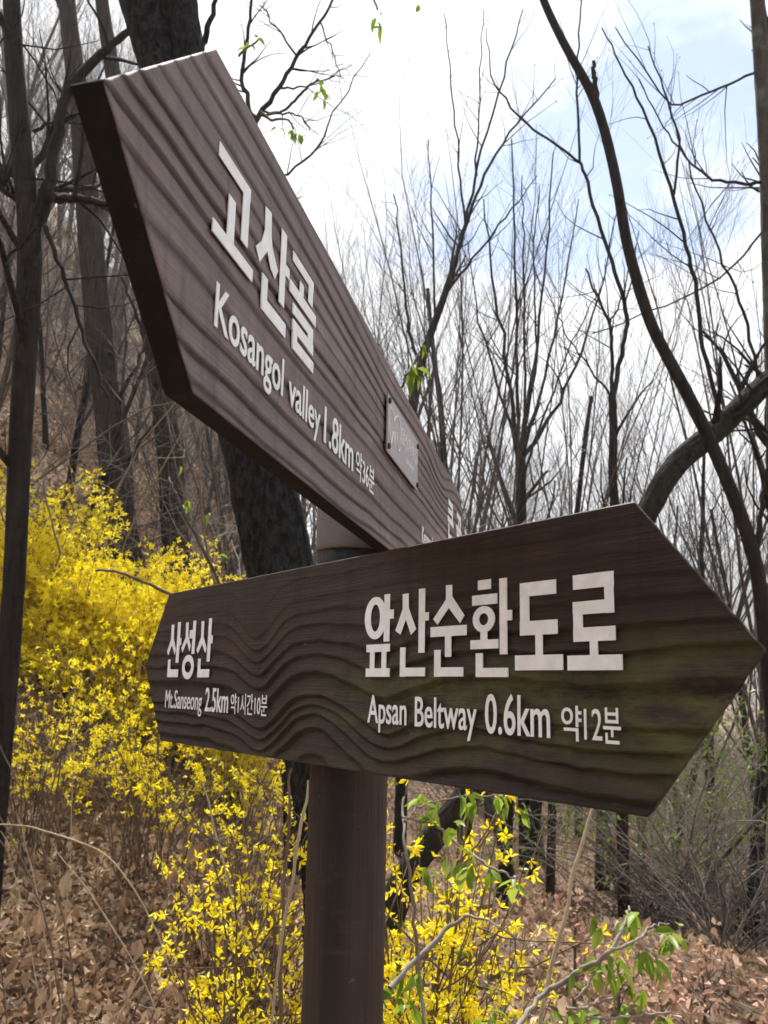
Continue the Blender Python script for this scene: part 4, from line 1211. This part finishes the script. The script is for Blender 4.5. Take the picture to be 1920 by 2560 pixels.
leafy_branch('leafy_sapling', 'sapling branch with fresh hanging green leaves at the lower right', 'sapling',
             [[(1085, 2260, 13), (1112, 2212, 12), (1168, 2172, 11), (1224, 2142, 11), (1258, 2086, 10), (1300, 2044, 9), (1348, 1992, 7), (1374, 1970, 5)], [(1306, 2036, 7), (1370, 2022, 6), (1420, 2012, 5), (1462, 2006, 4)],
              [(1210, 2160, 6), (1290, 2158, 5), (1374, 2142, 4)], [(1258, 2176, 6), (1350, 2186, 5), (1450, 2202, 4), (1480, 2210, 3)], [(1228, 2140, 5), (1290, 2080, 4), (1290, 2020, 3), (1282, 1990, 3)]], 1.95,
             [(1375, 1972, 4), (1345, 1992, 3), (1290, 2075, 5), (1308, 2090, 4), (1395, 2060, 6), (1410, 2080, 5), (1440, 2020, 4), (1470, 2010, 5), (1345, 2085, 4), (1240, 2110, 2), (1285, 1985, 2), (1390, 2150, 3), (1250, 2190, 5),
              (1225, 2205, 3), (1345, 2195, 3), (1430, 2205, 4), (1365, 2120, 3), (1320, 2030, 3), (1190, 2190, 2), (1300, 2195, 3)], 61, 0.052)
leafy_branch('leafy_branch', 'thin branch with young green leaves hanging just below the lower board', 'branch',
             [[(905, 2260, 9), (918, 2212, 9), (906, 2100, 8), (896, 2000, 8), (888, 1900, 7), (872, 1800, 6), (868, 1752, 6), (884, 1700, 5)], [(868, 1760, 5), (930, 1780, 6), (980, 1822, 6), (1040, 1862, 6), (1090, 1880, 5), (1112, 1890, 4)],
              [(870, 1770, 5), (905, 1745, 4), (960, 1735, 4), (1020, 1720, 3), (1090, 1712, 3)], [(842, 2120, 12), (920, 2060, 11), (1000, 1992, 9), (1050, 1985, 5), (1120, 2020, 3), (1180, 2090, 2)]], 2.0,
             [(905, 1720, 4), (915, 1760, 5), (940, 1738, 4), (1000, 1712, 3), (1020, 1735, 5), (1080, 1725, 4), (1115, 1740, 5), (975, 1790, 3), (1000, 1830, 3), (1012, 1868, 4), (1060, 1880, 4), (1112, 1900, 5), (930, 1880, 4),
              (870, 2100, 4), (858, 2150, 4), (900, 2110, 3), (895, 2170, 4), (1070, 2190, 4), (1040, 2205, 3), (955, 1850, 2)], 62, 0.050)
for i, (lab, st, cl, Y) in enumerate((
        ('upper shoot with a tuft of young leaves against white sky, right of the upper board', [[(560, 235, 7), (610, 225, 7), (655, 205, 7), (690, 190, 5)]], [(690, 190, 5), (702, 205, 3)], 3.2),
        ('lower shoot with a tuft of young leaves against white sky, right of the upper board', [[(560, 225, 7), (590, 262, 7), (625, 275, 5), (636, 285, 5)]], [(632, 285, 5), (645, 292, 4), (600, 270, 2)], 3.2),
        ('pair of small hanging leaves at the top edge of the picture', [[(790, -20, 7), (805, 15, 5), (815, 35, 5)]], [(816, 40, 3), (822, 55, 2), (905, -2, 2)], 3.0),
        ('leafy shoot standing above the top edge of the upper board, nearer the grey plate', [[(868, 845, 5), (876, 825, 7), (890, 790, 7), (912, 735, 5)]], [(888, 805, 4), (893, 795, 4), (905, 745, 2)], 2.3),
        ('tiny leafy shoot at the left top, beside the thick black trunk', [[(520, 140, 7), (540, 100, 5), (552, 70, 5)]], [(545, 92, 3), (550, 75, 2)], 3.2),
        ('thin shoot with new leaves crossing the brown trunk above the forsythia', [[(530, 1430, 9), (505, 1350, 8), (472, 1260, 7), (430, 1170, 7), (385, 1070, 6), (366, 1032, 5)]], [(400, 1082, 3), (398, 1095, 3), (448, 1110, 3), (458, 1165, 2), (480, 1200, 2), (392, 1010, 1)], 2.9),
        ('dry side shoot with a few buds left of the lower board tip', [[(470, 1330, 9), (440, 1312, 8), (350, 1276, 8), (280, 1242, 7), (214, 1234, 5)]], [(300, 1250, 1)], 2.6))):
    leafy_branch('leafy_shoot', lab, 'shoot', st, Y, cl, 70 + i, 0.052 if i < 5 else 0.035, None, 0.7, 'twig' if i != 6 else 'cane')

# dry canes and stalks
def cane(label, pl, Y, mat='straw', seed=0, name='dry_cane', cat='cane'):
    rng = R(seed)
    P, r = traced(pl, Y)
    q = to_ground(P[-1], unit(unit(P[-1] - P[-2]) + np.array([0, 0, -1.0])), 0.05)
    if np.linalg.norm(q - P[-1]) > 0.08:
        P = np.vstack([P, q]); r = np.append(r, r[-1])
    off = P[-1].copy(); P = P - off
    k = 5 * len(P); tt = np.linspace(0, len(P) - 1, k)
    Q = np.stack([np.interp(tt, np.arange(len(P)), P[:, i]) for i in range(3)], -1)
    for _ in range(4):
        Q[1:-1] = 0.25 * Q[:-2] + 0.5 * Q[1:-1] + 0.25 * Q[2:]
    jt = rng.normal(0, 0.003 * Y, (k, 3)) * np.array([1, 1, 0.6])
    for _ in range(3):
        jt[1:-1] = 0.25 * jt[:-2] + 0.5 * jt[1:-1] + 0.25 * jt[2:]
    Q = Q + jt * 0.7
    T = Tubes(); T.add(Q, np.interp(tt, np.arange(len(r)), r) * (1 + 0.08 * rng.normal(size=k)), 6)
    o = T.build(name, M[mat])
    o.location = off
    tag(o, label, cat)


cane('straight pale dry stalk leaning right, below the right half of the lower board', [(1283, 1740, 5), (1250, 1850, 7), (1215, 1990, 8), (1185, 2110, 9), (1165, 2212, 9)], 2.2, seed=1)
cane('long pale cane arching over the dead leaves at the lower left', [(-20, 1782, 3), (50, 1782, 3.5), (130, 1805, 4), (220, 1838, 3.5), (280, 1900, 3.5), (330, 1990, 3.5), (365, 2080, 3.5), (392, 2200, 3.5)], 3.0, seed=2)
cane('upright brown cane just left of the post and black trunk', [(622, 1660, 5), (624, 1750, 6), (618, 1900, 7), (612, 2050, 8), (606, 2215, 9)], 2.1, 'cane', seed=3)
cane('pale grass stalk leaning across the foot of the black trunk, left of the post', [(668, 1690, 4), (658, 1740, 6), (645, 1800, 7), (630, 1900, 7), (612, 2000, 6)], 1.9, 'straw', seed=4)
cane('thin grey cane slanting up to the left under the lower board', [(440, 1690, 4), (468, 1800, 5), (500, 1920, 5), (545, 2060, 5), (600, 2190, 5)], 2.6, 'straw', seed=5)
cane('thin leaning stem in the thicket at the right edge', [(1680, 1720, 7), (1610, 1795, 8), (1560, 1860, 9), (1510, 1950, 9), (1470, 2020, 10)], 7.0, 'bark_grey', seed=7, name='leaning_sapling', cat='sapling')
rng = R(880)
cx_ = sorted(rng.uniform(0, 560, 15))
for i in range(15):
    x0, y0 = cx_[i], rng.uniform(1900, 2250)
    dx, hgt = rng.normal(0, 130), rng.uniform(250, 520)
    w = rng.uniform(2, 4.5)
    cane('thin dry cane among the dead leaves, ' + ORD[i].replace(' nearest', '').replace('nearest', 'first') + ' from the left', [(x0 + dx, y0 - hgt, w * 0.6), (x0 + dx * 0.75, y0 - hgt * 0.8, w * 0.8), (x0 + dx * 0.3, y0 - hgt * 0.4, w), (x0, y0, w)], rng.uniform(2.8, 3.8), 'straw' if i % 2 else 'cane', seed=900 + i)
for o in COL.objects:
    if o.get('label', '').startswith('thin dry cane among'):
        o['group'] = 'dry canes among the dead leaves'

# saplings still holding withered leaves
def withered(label, base, height, seed, n, pt, group='saplings with withered leaves'):
    rng = R(seed)
    z0 = float(ground_z(*base))
    root = thing('withered_sapling', label, 'sapling', (base[0], base[1], z0), group)
    T = Tubes(); B = []
    st = wiggle(rng, (0, 0, -0.05), (0.05, 0, 1), height, 8, 0.07)
    T.add(st, np.linspace(0.012, 0.004, 9), 5)
    sprout(T, rng, st, 0.010, 0.004, 2, 7, height * 0.28, 0.3, 1.0, 0.55, 0.14, B, 0.002)
    T.build('stems', M['twig'], root)
    b = np.array(B)
    b = b[b[:, 2] > np.percentile(b[:, 2], 45)]
    c0 = np.array([[0, 0, height - 0.12]]) + rng.normal(0, 0.075, (7, 3)) * np.array([1, 1, 0.8])
    pos = np.where(rng.random((n, 1)) < 0.9, c0[rng.integers(7, size=n)], b[rng.integers(len(b), size=n)]) + rng.normal(0, 0.05, (n, 3))
    V, F = scatter(oak, oakf, pos, rand_rot(rng, n), 0.038 * (0.6 + 0.8 * rng.random(n)))
    o = mesh('withered_leaves', V, F, M['withered'], root, False, {'rnd': np.repeat(rng.random(n), len(oak))}); o['kind'] = 'stuff'


def on_line(xd, yd, Y):
    p = at(xd, yd, Y)
    return p[0], p[1], p[2]


for lab, xd, yd, Y, n, sd_ in (('sapling with pinkish brown withered leaves beside the pale dry stalk', 1235, 2010, 4.6, 130, 1), ('sapling with withered brown leaves behind the fresh green sapling leaves', 1345, 2110, 4.0, 200, 2),
                               ('sapling with withered leaves right of the green sapling, near the bottom edge', 1480, 2130, 3.6, 190, 3), ('sapling with withered leaves in the bottom right corner', 1650, 2200, 3.8, 90, 4), ('distant withered sapling amid the trunks low on the right', 1400, 1960, 8.0, 90, 5)):
    px_, py_, pz_ = on_line(xd, yd, Y)
    withered(lab, (px_, py_), max(0.5, pz_ - float(ground_z(px_, py_)) + 0.12), 700 + sd_, n, xd)

# air
hz_v = [(x, y, z) for z in (-8.0, 175.0) for x, y in ((-1600, -1600), (1600, -1600), (1600, 1600), (-1600, 1600))]
hz = mesh('haze', hz_v, [(3, 2, 1, 0), (4, 5, 6, 7), (0, 1, 5, 4), (1, 2, 6, 5), (2, 3, 7, 6), (3, 0, 4, 7)], None, None, False)
m = bpy.data.materials.new('haze_air'); m.use_nodes = True
N, L = m.node_tree.nodes, m.node_tree.links
N.remove(N['Principled BSDF'])
pv = N.new('ShaderNodeVolumePrincipled')
pv.inputs['Color'].default_value = (0.90, 0.94, 1.0, 1)
pv.inputs['Density'].default_value = 0.0010
pv.inputs['Anisotropy'].default_value = 0.3
L.new(pv.outputs['Volume'], N['Material Output'].inputs['Volume'])
hz.data.materials.append(m)
tag(hz, 'thin pale haze in the air', 'haze', None, 'stuff')
